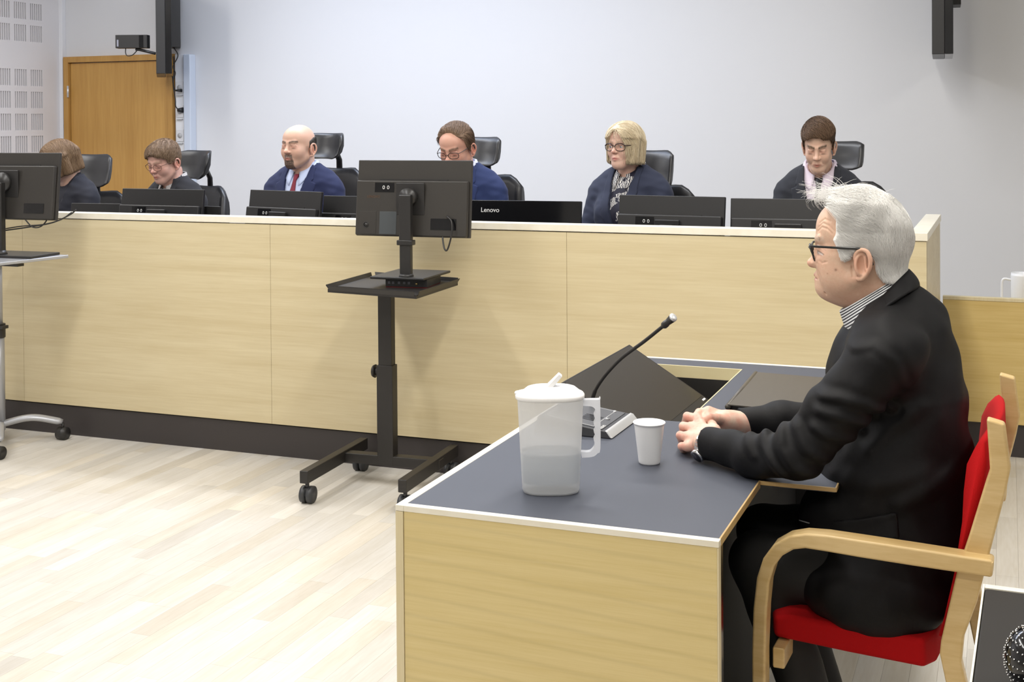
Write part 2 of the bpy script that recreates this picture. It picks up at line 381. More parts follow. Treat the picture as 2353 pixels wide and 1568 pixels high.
# clerk's counter at the right
t = empty('side_counter', (0, 6.02, 0), label='low pale wood counter with dark kickboard right of the bench', cat='counter')
MB().box((-.275, 0, .147), (3.2, .03, .69)).build('front_panel', wood('birch side', (.70, .53, .22), (.60, .43, .15), (.7, 6, 16), .4), t)
MB().box((-.275, .012, 0), (3.2, .05, .147)).build('kickboard', KICK, t)
MB().box((-.275, -.003, .69), (3.2, .033, .706)).build('top_cap', LIPV, t, bevel=.002)
MB().box((-.275, .035, .58), (3.2, .75, .60)).build('counter_top', BIRCH, t)
MB().box((3.17, .05, 0), (3.2, .7, .58)).build('end_panel', BIRCH, t)
jc = P(2350, 683, Y=6.35); jc[2] = .60
t = empty('water_jug', jc, label='white jug on the low counter at the right edge', cat='jug')
MB().lathe([(0, 0), (.045, 0), (.05, .01), (.052, .17), (.050, .185), (.046, .18), (.046, .02), (0, .015)], (0, 0, 0), 28).build('jug_body', WHITEP, t)
MB().tube(bez([(-.048, 0, .15), (-.085, 0, .15), (-.09, 0, .10), (-.085, 0, .03), (-.048, 0, .02)]), .006, 8).build('handle', WHITEP, t)
# ------------------------------------------------------------------ monitors
def monitor(name, loc, rz, tilt=.12, w=.515, h=.305, zc=.16, lab='', stand=True, logo=None, ports=True, group=None, split=.36, back=BLACKM):
    """local: x along width, +y is the back of the monitor, origin on the surface it stands on"""
    t = empty(name, loc, rz, label=lab, cat='monitor', group=group)
    # panel frame: tilted about x; screen looks to -y
    def T(p): p = np.array(p, float); return rotx(tilt)@p+np.array([0, 0, zc])
    def tb(lo, hi, nm, m, par, bevel=.003):
        b = MB(); b.box(lo, hi); b.v = [tuple(T(v)) for v in b.v]; return b.build(nm, m, par, bevel=bevel)
    zs = h/2-split*h
    tb((-w/2, -.012, -h/2), (w/2, .006, h/2), 'panel', back, t)
    hs = tb((-w/2+.006, .006, -h/2+.002), (w/2-.006, .030, zs), 'rear_housing', back, t, .006)
    tb((-w/2+.006, -.0135, -h/2+.012), (w/2-.006, -.0115, h/2-.006), 'screen', BLACKG, t, 0)
    tb((-w/2+.1, .006, zs+.001), (w/2-.1, .009, zs+.006), 'vent_row', BLACK, t, 0)
    if ports:
        tb((w/2-.175, .0295, zs-.048), (w/2-.090, .0315, zs-.010), 'socket_panel', BLACKG, hs, 0)
        for k, s_ in enumerate((w-.150, w-.130)):
            b = MB(); b.tube([(s_-w/2+.0042*math.cos(a), .033, zs-.029+.0065*math.sin(a)) for a in np.linspace(0, 2*math.pi, 13)], .0013, 5, False)
            b.v = [tuple(T(v)) for v in b.v]; b.build('port_ring', PRINT, hs)
        tb((-w/2+.05, .0295, -h/2+.03), (-w/2+.16, .0315, -h/2+.075), 'port_recess', BLACKG, hs, 0)
    if stand:
        MB().box((-.055, .030, zc-.06), (.055, .046, zc+.05)).build('mount_plate', BLACK, t, bevel=.004)
        MB().box((-.030, .045, .012), (.030, .068, zc+.03)).build('stand_post', BLACK, t, bevel=.006)
        MB().box((-.13, -.08, 0), (.13, .13, .012)).build('stand_foot', BLACK, t, bevel=.004)
    return t, T
WT = .895
def bench_mon(x0, x1, ytop, Yc, lab, rz=math.pi, w=None, **k):
    k.setdefault('back', BLACKB)
    a = P((x0+x1)/2, ytop, Y=Yc); wz = w or .5
    h = .30; k.setdefault('split', .28); tilt = k.pop('tilt', .14); zc = a[2]-h/2*math.cos(tilt)-WT
    # backs look to the camera (-Y): rotate by pi
    return monitor('monitor', (a[0], a[1], WT), rz, tilt, wz, h, zc, lab, group=None, **k)
bench_mon(160, 275, 468, 5.35, 'low dark monitor behind the bench in front of the dark haired woman at far left', w=.30, rz=math.pi+.1, ports=False)
bench_mon(273, 465, 435, 5.30, 'black monitor on the bench in front of the woman with short hair', w=.50, rz=math.pi-.02)
bench_mon(563, 737, 439, 5.30, 'black monitor on the bench in front of the bald man', w=.47, rz=math.pi-.22)
bench_mon(748, 925, 452, 5.36, 'black monitor on the bench, half hidden behind the cart monitor', w=.47, rz=math.pi-.05)
tl, TL = bench_mon(1070, 1330, 462, 5.30, 'black monitor with white Lenovo lettering on the bench', w=.54, rz=math.pi+.06, ports=False, back=BLACKG, split=.6)
bench_mon(1412, 1667, 451, 5.30, 'black monitor on the bench in front of the blonde woman', w=.478, rz=math.pi-.1)
bench_mon(1680, 1946, 458, 5.30, 'black monitor on the bench in front of the young man', w=.485, rz=math.pi+.05)
lt = text('lettering', 'Lenovo', .0295, mat('white print', (.8, .8, .8), .5), tl, tuple(TL((.155, .0075, .105))), (math.radians(90), 0, math.pi)); lt.rotation_euler = (math.radians(90)-.14, 0, math.pi)
ph = P(490, 474, Y=5.35); t = empty('laptop', (ph[0], ph[1], WT), math.pi-.1, label='small dark laptop lid on the bench right of the short haired woman', cat='laptop')
MB().box((-.05, 0, 0), (.05, .012, ph[2]-WT)).build('lid', BLACK, t, bevel=.002)
MB().box((-.05, -.15, 0), (.05, 0, .012)).build('keyboard_base', BLACK, t, bevel=.002)
# ------------------------------------------------------------------ black monitor cart
CX, CY = -2.40, 4.70
crz = math.radians(3)
t = empty('monitor_cart', (CX, CY, 0), crz, label='black steel monitor cart with tray standing before the bench', cat='cart')
MB().box((-.036, -.026, .09), (.036, .026, .50)).build('lower_post', CARTM, t, bevel=.003)
MB().box((-.030, -.021, .45), (.030, .021, .835)).build('upper_post', CARTM, t, bevel=.003)
k_ = MB(); k_.cyl((-.034, 0, .47), (-.052, 0, .47), .016); k_.cyl((-.052, 0, .47), (-.062, 0, .47), .028, .024); k_.build('clamp_knob', CARTM, t)
MB().box((-.20, -.025, .085), (.24, .025, .125)).build('cross_bar', CARTM, t, bevel=.003)
for sx in (-.20, .22):
    sp = 0 if sx < 0 else 1
    MB().box((sx-.018, -.36, .085), (sx+.018, .20, .135)).build('base_rail', CARTM, t, bevel=.003)
    for sy in (-.33, .16):
        b = MB(); b.cyl((sx, sy, .085), (sx, sy, .058), .008)
        b.cyl((sx-.024, sy+.006, .034), (sx-.006, sy+.006, .034), .034, None, 20); b.cyl((sx+.006, sy+.006, .034), (sx+.024, sy+.006, .034), .034, None, 20)
        b.box((sx-.006, sy-.012, .03), (sx+.006, sy+.02, .062)); b.build('caster', mat('caster rubber', (.035, .037, .042), .4), t)
TZ = .845
# tray: corners from the picture at their own height
tc = [P(753, 664, Z=TZ), P(957, 679, Z=TZ), P(1052, 648, Z=TZ), P(858, 634, Z=TZ)]
cen = sum(tc)/4; inv = Matrix.Translation((CX, CY, 0)) @ Matrix.Rotation(crz, 4, 'Z'); inv = inv.inverted()
b = MB(); b.hexa([p+np.array([0, 0, -.014]) for p in tc], tc)
tray = b.build('tray', CARTM, t, inv=inv)
b = MB()
for i in range(4):
    p, q_ = tc[i], tc[(i+1) % 4]; p2, q2 = p+(cen-p)*-.05, q_+(cen-q_)*-.05; u = np.array([0, 0, .012]); p = p+(q_-p)*.03; p2 = p2+(q2-p2)*.03; q_ = q_+(p-q_)*.03; q2 = q2+(p2-q2)*.03
    b.hexa([p-u*.5, q_-u*.5, q2+u, p2+u], [p, q_, q2+u*1.3, p2+u*1.3])
b.build('rim', CARTM, tray, inv=inv)
# thin client and the monitor on the tray
pc = P(945, 650, Z=TZ+.012)
q_ = empty('mini_computer', (pc[0], pc[1]+.02, TZ), crz+.05, label='flat black mini computer under the monitor foot on the cart tray', cat='computer')
MB().box((-.088, -.085, .003), (.088, .085, .034)).build('case', BLACK, q_, bevel=.002)
MB().box((-.086, -.0845, 0), (.086, .083, .003)).build('red_base', mat('red base', (.10, .003, .004), .6), q_)
for i, x in enumerate((-.072, -.055, -.03, -.008, .012)): MB().box((x-.005, -.0862, .014), (x+.005, -.0848, .024)).build('port', mat('port grey', (.12, .12, .14), .4), q_)
MB().cyl((.045, -.085, .017), (.045, -.091, .017), .004).build('connector', mat('brass', (.8, .6, .25), .3, metal=1), q_)
mz = TZ+.034
m, TM = monitor('monitor', (pc[0], pc[1]+.03, mz), math.pi+crz-.02, .10, .50, .31, 1.347-mz-.152, 'dark grey monitor with its back to us on the black cart', stand=False, split=.27)
zc = 1.347-mz-.152
MB().box((-.062, .030, zc-.065), (.062, .038, zc+.065)).build('mount_plate', BLACK, m, bevel=.003)
MB().cyl((0, .03, zc+.01), (0, .07, zc+.01), .035).build('hinge', BLACK, m)
MB().box((-.026, .066, .14), (.026, .094, zc+.02)).build('upper_post', BLACK, m, bevel=.005)
MB().box((-.034, .062, .135), (.034, .098, .155)).build('collar', BLACK, m, bevel=.003)
MB().box((-.024, .068, .008), (.024, .092, .15)).build('lower_post', BLACK, m, bevel=.003)
MB().cyl((0, .08, .006), (0, .08, .02), .032, .027).build('post_foot', BLACK, m)
MB().box((-.095, -.155, 0), (.140, .125, .010)).build('stand_foot', BLACK, m, bevel=.003)
for lo, hi, nm, mm in (((.06, .030, -.147), (.135, .0315, -.055), 'socket_door', mat('slate plastic', (.06, .068, .075), .4)), ((.15, .030, -.147), (.225, .0312, -.055), 'corner_cover', BLACKM)):
    b = MB(); b.box(lo, hi); b.v = [tuple(TM(v)) for v in b.v]; b.build(nm, mm, m, bevel=.001)
b = MB(); b.tube([TM((.195+.011*math.cos(a), .0318, -.11+.011*math.sin(a))) for a in np.linspace(0, 6.283, 17)], .0016, 5, False); b.cyl(TM((.195, .030, -.11)), TM((.195, .0322, -.11)), .009); b.build('lock_hole', BLACK, m)
t1 = text('lettering', 'LENOVO', .0145, PRINTB, m, tuple(TM((.165, .0305, .004))), (0, 0, 0)); t1.rotation_euler = (math.radians(90)-.10, 0, math.pi)
b = MB(); b.tube(bez([TM((-.16, .034, -.07)), TM((-.185, .045, -.09)), TM((-.19, .05, -.14)), TM((-.175, .05, -.20)), TM((-.16, .045, -.20)), TM((-.145, .03, -.165)), TM((-.14, .02, -.14))]), .0035, 8)
b.build('cable', BLACK, m)
# ------------------------------------------------------------------ silver cart at the left edge with its monitor
SX, SY = -4.455, 4.70
t = empty('monitor_cart', (SX, SY, 0), 0, label='silver grey monitor cart with round post at the left edge', cat='cart')
MB().cyl((0, 0, .06), (0, 0, .56), .029).build('lower_post', GREYP, t)
MB().cyl((0, 0, .5), (0, 0, .90), .022).build('upper_post', GREYP, t)
b = MB(); b.cyl((0, 0, .50), (0, 0, .565), .034); b.box((.01, -.03, .545), (.055, .01, .56)); b.build('clamp_collar', BLACK, t, bevel=.001)
for (dx, dy) in ((.245, .15), (.22, -.24), (-.245, -.15), (-.22, .16)):
    n = math.hypot(dx, dy); b = MB(); b.tube(bez([(0, 0, .085), (dx*.5, dy*.5, .112), (dx, dy, .085)]), [.026]*8+[.026]*8+[.018], 10, flat=.6); b.build('leg', GREYP, t)
    b = MB(); b.cyl((dx, dy, .08), (dx, dy, .05), .007); b.cyl((dx-.022, dy, .030), (dx+.022, dy, .030), .030); b.build('caster', BLACK, t)
b = MB(); b.add([P(-220, 600, Z=.90), P(-20, 606, Z=.90), P(158, 586, Z=.90), P(-10, 578, Z=.90)], [(0, 1, 2, 3)])
c4 = b.v[:]; b = MB(); b.hexa([tuple(np.array(v)-(0, 0, .014)) for v in c4], c4); iv = Matrix.Translation((-SX, -SY, 0)); b.build('tray', GREYP, t, inv=iv, bevel=.003)
b = MB(); e = P(40, 606, Y=4.62); b.box((e[0]-.16, e[1]-.02, e[2]-.012), (e[0]+.02, e[1]+.02, e[2])); b.build('cable_bracket', BLACK, t, inv=iv)
fz = .90
mp = P(8, 570, Y=4.70)
top = P(60, 352, Y=4.62)
m, TM = monitor('monitor', (SX+.10, 4.64, fz), math.pi+.04, .11, .62, .31, top[2]-fz-.154, 'black monitor with trailing cables on the cart at the left edge', stand=False, split=.20)
zc = top[2]-fz-.154
MB().box((-.115, .030, zc-.05), (.002, .038, zc+.075)).build('mount_plate', BLACK, m, bevel=.003)
MB().cyl((-.035, .03, zc+.02), (-.035, .06, zc+.02), .045).build('hinge', BLACK, m)
MB().box((-.062, .058, .012), (-.008, .088, zc+.02)).build('stand_post', BLACK, m, bevel=.004)
MB().cyl((-.035, .073, .006), (-.035, .073, .03), .04, .03).build('post_foot', BLACK, m)
MB().box((-.25, -.08, 0), (.08, .12, .012)).build('stand_foot', BLACK, m, bevel=.003)
for i, (pts, r) in enumerate((([(10, 530), (60, 523), (120, 512), (160, 494), (175, 482)], .0035), ([(12, 526), (50, 520), (100, 516), (140, 505), (165, 488)], .003), ([(58, 505), (75, 522), (95, 520), (110, 500), (112, 470)], .003))):
    b = MB(); b.tube(bez([P(x, y, Y=4.60+.01*k) for k, (x, y) in enumerate(pts)]), r, 6)
    tag(b.build('cable', BLACK), ['thicker black cable hanging under the monitor of the silver cart', 'thin black cable hanging close above the thicker one at the silver cart', 'looped black cable hanging from the port of the left edge monitor'][i], 'cable')
# ------------------------------------------------------------------ witness desk
DX0, DX1, DY0, DY1, DZ = -1.137, -.487, 2.258, 3.972, .74
t = empty('witness_desk', (DX0, DY0, 0), label='pale wood desk with slate grey top in the foreground', cat='desk')
iv = Matrix.Translation((-DX0, -DY0, 0))
hx0, hx1, hy0, hy1 = -1.07, -.757, 3.135, 3.858; XW = -.33
L_ = .018
xs = [DX0+L_, hx0, hx1, DX1-.004, XW-.004]; ys = [DY0+L_, 2.675, hy0, hy1, DY1-L_]
slab(lambda i, j: not (i == 1 and j == 2) and not (i == 3 and j == 0), xs, ys, DZ-.010, DZ).build('desk_top', LINO, t, inv=iv)
zt = DZ+.001; zb = DZ-.011
for nm, lo, hi in (('l', (DX0, DY0, zb), (DX0+L_, DY1, zt)), ('f', (DX0+L_, DY0, zb), (DX1, DY0+L_, zt)), ('b', (DX0+L_, DY1-L_, zb), (XW, DY1, zt)),
                   ('r', (DX1-.004, DY0+L_, DZ-.014), (DX1, 2.671, zt)), ('c', (DX1-.004, 2.671, DZ-.008), (XW, 2.675, zt)), ('d', (XW-.004, 2.675, DZ-.008), (XW, DY1-L_, zt))):
    MB().box(lo, hi).build('edge_lipping', LIP if nm in 'lfb' else wood('tan lipping', (.55, .38, .17), (.48, .32, .13), (9, 9, 9), .4), t, bevel=.001, inv=iv)
LT = wood('recess lining', (.72, .64, .40), (.68, .58, .34), (2, 8, 8), .4)
for lo, hi in (((hx0, hy1-.006, .56), (hx1, hy1, zt)), ((hx0, hy0, .56), (hx1, hy0+.003, DZ-.001)), ((hx0, hy0+.003, .56), (hx0+.003, hy1-.006, zt)), ((hx1-.003, hy0+.003, .56), (hx1, hy1-.006, zt))):
    MB().box(lo, hi).build('recess_lining', LT, t, inv=iv)
MB().box((hx0-.01, hy0-.01, .55), (hx1+.01, hy1+.01, .56)).build('recess_floor', BLACK, t, inv=iv)
MB().box((hx0+.003, hy1-.010, .56), (hx1-.003, hy1-.0062, DZ-.035)).build('recess_back', BLACK, t, inv=iv)
MB().box((DX0+L_, DY0+.002, .03), (DX1-.004, DY0+.020, zb-.0005)).build('front_panel', BIRCHY, t, inv=iv)
MB().box((DX0, DY0, .0), (DX0+L_-.001, DY0+.026, zb-.0005)).build('edge_post', LIPV, t, bevel=.001, inv=iv)
MB().box((DX1-.0038, DY0+.001, .0), (DX1, DY0+.018, zb-.0005)).build('edge_post', LIPV, t, bevel=.001, inv=iv)
MB().box((DX0, DY0+.03, .03), (DX0+.018, DY1-.02, zb)).build('side_panel', BIRCHY, t, inv=iv)
MB().box((DX0+.02, DY1-.03, .03), (XW-.02, DY1-.012, zb)).build('rear_panel', BIRCHY, t, inv=iv)
MB().box((DX1-.03, DY0+.021, 0), (DX1-.002, DY0+.046, zb)).build('steel_leg', mat('dark chrome', (.12, .11, .11), .2, metal=1), t, bevel=.002, inv=iv)
MB().box((-.62, DY0+.05, .0), (-.61, DY1-.035, DZ-.0125)).build('shade_panel', mat('under desk shade', (.004, .004, .004), .8), t, inv=iv)  # added black sheet, fills in the dark of shade and legs under the desk
MB().box((-.61, DY1-.036, 0), (XW-.03, DY1-.031, DZ-.0125)).build('rear_shade_panel', mat('under desk shade', (.004, .004, .004), .8), t, inv=iv)  # added black sheet hiding the rear panel, keeps the under-desk gap dark
MB().box((-.93, DY0+.022, .03), (DX1-.032, DY0+.03, zb)).build('inner_panel', mat('under desk shade', (.004, .004, .004), .8), t, inv=iv)  # inside of the front panel, in the same under-desk black
MB().box((XW-.06, DY1-.08, 0), (XW-.02, DY1-.04, zb)).build('steel_leg', CARTM, t, inv=iv)
# flip-up screen in the recess
A, B, Cc = np.array([-1.131, 3.25, .795]), np.array([-1.093, 3.78, .824]), np.array([-.839, 3.78, .66])
A = P(1290, 879, Y=3.22); B = P(1446, 783, Y=3.78); Cc = P(1632, 915, Y=3.76)
u = (B-A); u[2] *= 0.5; v = (Cc-B); v = v-u*(v@u)/(u@u)
D = A+v; B = A+u; Cc = B+v; n = np.cross(v, u); n /= np.linalg.norm(n)
if n[2] < 0: n = -n
t = empty('flip_up_screen', tuple(A), label='dark flat screen tilted up out of the recess in the desk', cat='screen')
ia = Matrix.Translation(tuple(-A))
b = MB(); b.hexa([A-n*.022, B-n*.022, Cc-n*.022, D-n*.022], [A, B, Cc, D]); b.build('screen_housing', mat('screen housing', (.022, .020, .018), .4), t, bevel=.002, inv=ia)
g = lambda s, w: A+u*s+v*w
b = MB(); b.hexa([g(.02, .02), g(.98, .02), g(.98, .90), g(.02, .90)], [g(.02, .02)+n*.001, g(.98, .02)+n*.001, g(.98, .90)+n*.001, g(.02, .90)+n*.001])
b.build('screen_glass', mat('matt screen', (.030, .025, .018), .33, spec=.6), t, inv=ia)
b = MB(); b.hexa([g(.93, .93), g(.975, .93), g(.975, .95), g(.93, .95)], [x+n*.0012 for x in (g(.93, .93), g(.975, .93), g(.975, .95), g(.93, .95))]); b.build('maker_badge', PRINT, t, inv=ia)
# leather folder
f0, f1, f2 = P(1672, 941, Z=.745), P(1737, 862, Z=.745), P(1905, 876, Z=.745)
f3 = f0+(f2-f1)
t = empty('folder', tuple((f0+f2)/2*np.array([1, 1, 0])+np.array([0, 0, DZ])), label='closed dark leather folder lying on the desk top behind the far forearm', cat='folder')
iv2 = Matrix.Translation(tuple(-((f0+f2)/2*np.array([1, 1, 0])+np.array([0, 0, DZ]))))
FLD = mat('dark leather folder', (.068, .058, .046), .38, bump=.1, bscale=500)
def fpt(s, w, z): p = f1+(f0-f1)*s+(f2-f1)*w; return np.array([p[0], p[1], DZ+z])
b = MB()
for z0, nm in ((.001, 'back_cover'), (.011, 'front_cover')):
    b = MB(); rings = []
    for s in np.linspace(0, 1, 8):
        lift = .004*s*s if nm == 'front_cover' else 0
        rings.append([fpt(s, 0, z0+lift), fpt(s, 1, z0+lift), fpt(s, 1, z0+lift+.003), fpt(s, 0, z0+lift+.003)])
    b.loft(rings, True, True, False); b.build(nm, FLD, t, inv=iv2)
b = MB(); b.tube([fpt(.0, 0, .009), fpt(1, 0, .011)], .0075, 10); b.build('spine', FLD, t, inv=iv2)
b = MB(); b.hexa([fpt(.03, .02, .004), fpt(.97, .02, .004), fpt(.97, .98, .004), fpt(.03, .98, .004)], [fpt(.03, .02, .011), fpt(.97, .02, .011), fpt(.97, .98, .011), fpt(.03, .98, .011)]); b.build('inner_pocket', BLACK, t, inv=iv2)
# microphone unit
mc = P(1385, 975, Z=DZ)
R_ = math.atan2(*(P(1463, 962, Z=DZ)-P(1404, 1005, Z=DZ))[[1, 0]])
m0 = P(1404, 1010, Z=DZ+.0); m1 = P(1463, 966, Z=DZ)
ex = m1-m0; wdt = np.linalg.norm(ex); ex /= wdt; ey = np.array([-ex[1], ex[0], 0]); 
t = empty('microphone_unit', tuple(m0), math.atan2(ex[1], ex[0]), label='grey conference microphone base on the desk behind the jug', cat='microphone')
# local: x along silver edge, y away to the left/back
dp = .20
b = MB(); b.hexa([(0, 0, 0), (wdt, 0, 0), (wdt, dp, 0), (0, dp, 0)], [(.004, .010, .016), (wdt-.004, .010, .016), (wdt-.004, dp-.01, .040), (.004, dp-.01, .040)]); b.build('base', mat('graphite plastic', (.035, .036, .042), .4), t, bevel=.003)
def topz(y): return .016+(y-.010)/(dp-.020)*.024
b = MB(); b.hexa([(.014, .026, topz(.026)-.001), (wdt-.014, .026, topz(.026)-.001), (wdt-.014, dp-.02, topz(dp-.02)-.001), (.014, dp-.02, topz(dp-.02)-.001)], [(.014, .026, topz(.026)+.0015), (wdt-.014, .026, topz(.026)+.0015), (wdt-.014, dp-.02, topz(dp-.02)+.0015), (.014, dp-.02, topz(dp-.02)+.0015)]); b.build('face_plate', mat('anthracite plastic', (.075, .077, .085), .42), t)
b = MB(); b.hexa([(0, -.003, .002), (wdt, -.003, .002), (wdt, .002, .002), (0, .002, .002)], [(.002, .008, .0165), (wdt-.002, .008, .0165), (wdt-.002, .016, .0185), (.002, .016, .0185)]); b.build('silver_front', SILVER, t, bevel=.001)
for grp in (.055, .125):
    for k in range(5):
        xx = wdt*.30+.011*k; y0 = grp-.0
        b = MB(); b.hexa([(xx, y0, topz(y0)+.001), (xx+.004, y0, topz(y0)+.001), (xx+.004, y0+.045, topz(y0+.045)+.001), (xx, y0+.045, topz(y0+.045)+.001)], [(xx, y0, topz(y0)+.0022), (xx+.004, y0, topz(y0)+.0022), (xx+.004, y0+.045, topz(y0+.045)+.0022), (xx, y0+.045, topz(y0+.045)+.0022)]); b.build('speaker_slot', BLACKG, t)
for (x0, x1_, y0, y1_) in ((.02, wdt-.02, .05, .0508), (.02, .0208, .05, .17), (wdt-.0208, wdt-.02, .05, .17)):
    b = MB(); b.hexa([(x0, y0, topz(y0)+.0012), (x1_, y0, topz(y0)+.0012), (x1_, y1_, topz(y1_)+.0012), (x0, y1_, topz(y1_)+.0012)], [(x0, y0, topz(y0)+.002), (x1_, y0, topz(y0)+.002), (x1_, y1_, topz(y1_)+.002), (x0, y1_, topz(y1_)+.002)]); b.build('printed_line', PRINT, t)
b = MB(); b.cyl((wdt*.5, .045, topz(.045)), (wdt*.5, .045, topz(.045)+.003), .008); b.build('talk_button', mat('button grey', (.25, .26, .28), .4), t)
b = MB(); b.add([(wdt*.5-.004, .042, topz(.045)+.0034), (wdt*.5+.004, .045, topz(.045)+.0034), (wdt*.5-.004, .048, topz(.045)+.0034)], [(0, 1, 2)]); b.build('arrow_mark', PRINT, t)
MB().cyl((wdt-.025, .05, topz(.05)), (wdt-.025, .05, topz(.05)+.004), .004).build('indicator', SILVER, t)
text('lettering', 'AUDIO', .011, PRINT, t, (.028, .030, topz(.03)+.002), (math.radians(8), 0, 0))
Rm = rotz(-math.atan2(ex[1], ex[0]))
gp = [P(1358, 945, Y=3.12), P(1362, 915, Y=3.12), P(1372, 890, Y=3.115), P(1395, 858, Y=3.10), P(1430, 822, Y=3.07), P(1480, 785, Y=3.03), P(1526, 748, Y=3.0)]
gp = [Rm@(p-m0) for p in gp]
MB().cyl(gp[0]+np.array([0, 0, -.012]), gp[0]+np.array([0, 0, .012]), .009).build('socket', BLACK, t)
MB().tube(bez(gp), [.0055]*14+[.0045]*(len(bez(gp))-14), 10).build('gooseneck', CARTM, t)
h0 = gp[-1]; h1 = Rm@(P(1548, 729, Y=2.985)-m0); hd = (h1-h0)
MB().tube([h0-hd*.15, h0, h0+hd*.25, h0+hd*.3, h0+hd*.9], [.0055, .009, .009, .0075, .0105], 14).build('microphone_head', BLACK, t)
MB().tube([h0+hd*.9, h0+hd*1.0, h0+hd*1.06], [.0105, .0105, .007], 14).build('microphone_grille', SILVER, t)
# ------------------------------------------------------------------ paper cup and jug
cb = P(1489, 1068, Z=DZ); cb[1] += .012
t = empty('plastic_cup', tuple(cb), label='white disposable plastic cup standing near the clasped hands', cat='cup')
prof = [(0, .003), (.0215, .003), (.0225, 0), (.0235, .003)]
for k in range(27): z = .006+.003*k; r = .0235+.0102*(z/.09); prof += [(r+.00006*(k % 2)*(z > .03), z)]
prof += [(.0337, .0885), (.0355, .0895), (.0362, .091), (.0355, .0925), (.0335, .0915), (.0325, .088), (.0225, .006), (0, .0055)]
MB().lathe(prof, (0, 0, 0), 40).build('cup_wall', CUPM, t)
def polymat(name, col, trans, alpha, rough=.35):
    m = bpy.data.materials.new(name); m.use_nodes = True; N, L = nt(m); b = N['Principled BSDF']
    b.inputs['Base Color'].default_value = (*col, 1); b.inputs['Roughness'].default_value = rough
    tl_ = N.new('ShaderNodeBsdfTranslucent'); tl_.inputs[0].default_value = (*col, 1); mx = N.new('ShaderNodeMixShader'); mx.inputs[0].default_value = trans
    L.new(b.outputs[0], mx.inputs[1]); L.new(tl_.outputs[0], mx.inputs[2])
    tp = N.new('ShaderNodeBsdfTransparent'); tp.inputs[0].default_value = (.97, .98, 1, 1); m2 = N.new('ShaderNodeMixShader'); m2.inputs[0].default_value = alpha
    L.new(mx.outputs[0], m2.inputs[1]); L.new(tp.outputs[0], m2.inputs[2]); L.new(m2.outputs[0], N['Material Output'].inputs[0]); return m
JB = polymat('frosted polypropylene', (.93, .93, .92), .5, .36); JH = polymat('frosted handle plastic', (.92, .93, .96), .4, .36)
WAT = polymat('water in frosted jug', (.42, .48, .55), .45, .42, .1)
jc = P(1253, 1140, Z=DZ); jc = np.array([jc[0], jc[1]+.034, DZ]); jr = math.atan2(MC[0][1], MC[0][0])
t = empty('water_jug', tuple(jc), jr, label='tall frosted plastic water jug with white lid on the desk', cat='jug')
def oval(a, b_, z, n=48, e=2.6, cx=0.):
    out = []
    for k in range(n):
        th = 2*math.pi*k/n; c_, s_ = math.cos(th), math.sin(th)
        out.append((cx+a*abs(c_)**(2/e)*np.sign(c_), b_*abs(s_)**(2/e)*np.sign(s_), z))
    return out
HJ = .196
def jw(z): f_ = z/HJ; return .0585+.0095*f_, .0400+.0065*f_
b = MB(); rg = [oval(.052, .034, 0), oval(jw(0)[0]-.002, jw(0)[1]-.002, .002)]+[oval(*jw(z), z) for z in np.linspace(.008, HJ, 12)]
b.loft(rg, True, False); b.add(oval(.052, .034, 0), [tuple(range(48))]); b.build('jug_body', JB, t)
b = MB(); wl_ = .085; rg = [oval(*[q*.955 for q in jw(z)], z) for z in (.022, .05, wl_)]; b.loft(rg, True, True, True); b.build('water', WAT, t)
b = MB(); b.loft([oval(*[q*.9 for q in jw(0)], z) for z in (.003, .006)], True, True); b.build('jug_base', JB, t)
WL = mat('white lid plastic', (.86, .86, .87), .32)
b = MB(); rg = [oval(.0695, .048, HJ-.003, cx=-.001), oval(.0712, .0497, HJ-.001, cx=-.001), oval(.0715, .050, HJ+.005, cx=-.001), oval(.069, .0475, HJ+.008, cx=-.001), oval(.060, .041, HJ+.011, cx=.002), oval(.050, .034, HJ+.019, cx=.002), oval(.042, .028, HJ+.0215, cx=.002), oval(.01, .008, HJ+.022, cx=.002)]
b.loft(rg, True, True); ld = b.build('lid', WL, t)
b = MB(); b.tube([(-.072+.013+.012*math.cos(a), .012*math.sin(a), HJ+.012) for a in np.linspace(0, 6.283, 17)], .003, 6, False); b.v = [(x, y, z-.004) for x, y, z in b.v]; b.build('spout_ring', WL, ld)
b = MB(); b.hexa([(-.012, -.014, HJ+.018), (-.012, .014, HJ+.018), (.018, .011, HJ+.048), (.018, -.011, HJ+.048)], [(.001, -.014, HJ+.016), (.001, .014, HJ+.016), (.0250, .011, HJ+.043), (.0250, -.011, HJ+.043)]); b.build('flip_cap', WL, ld, bevel=.0015)
out_ = [(.066, .190), (.0995, .190), (.102, .187), (.102, .092), (.096, .080), (.086, .073), (.064, .071)]
inn = [(.062, .083), (.080, .083), (.0895, .092), (.0905, .100), (.0885, .108), (.092, .116), (.0885, .124), (.0925, .132), (.0885, .140), (.092, .149), (.089, .158), (.093, .167), (.086, .176), (.066, .178)]
b = MB(); pol = out_+inn; cen2 = None
ring = [(x, z) for x, z in out_]+[(x, z) for x, z in inn]
# strip between outer and inner outlines
no = bez([(x, 0, z) for x, z in reversed(out_)], 4); ni = bez([(x, 0, z) for x, z in inn], 3); K = 40
rs = lambda A_: np.array([A_[int(round(i))] for i in np.linspace(0, len(A_)-1, K)])
def resamp(A_):
    d = np.r_[0, np.cumsum(np.linalg.norm(np.diff(A_, axis=0), axis=1))]; s_ = np.linspace(0, d[-1], K)
    return np.stack([np.interp(s_, d, A_[:, i]) for i in range(3)], 1)
no, ni = resamp(no), resamp(ni)
b.loft([[no[i]+(0, -.009, 0), no[i]+(0, .009, 0), ni[i]+(0, .009, 0), ni[i]+(0, -.009, 0)] for i in range(K)], True, True, False); b.build('handle', JH, t)
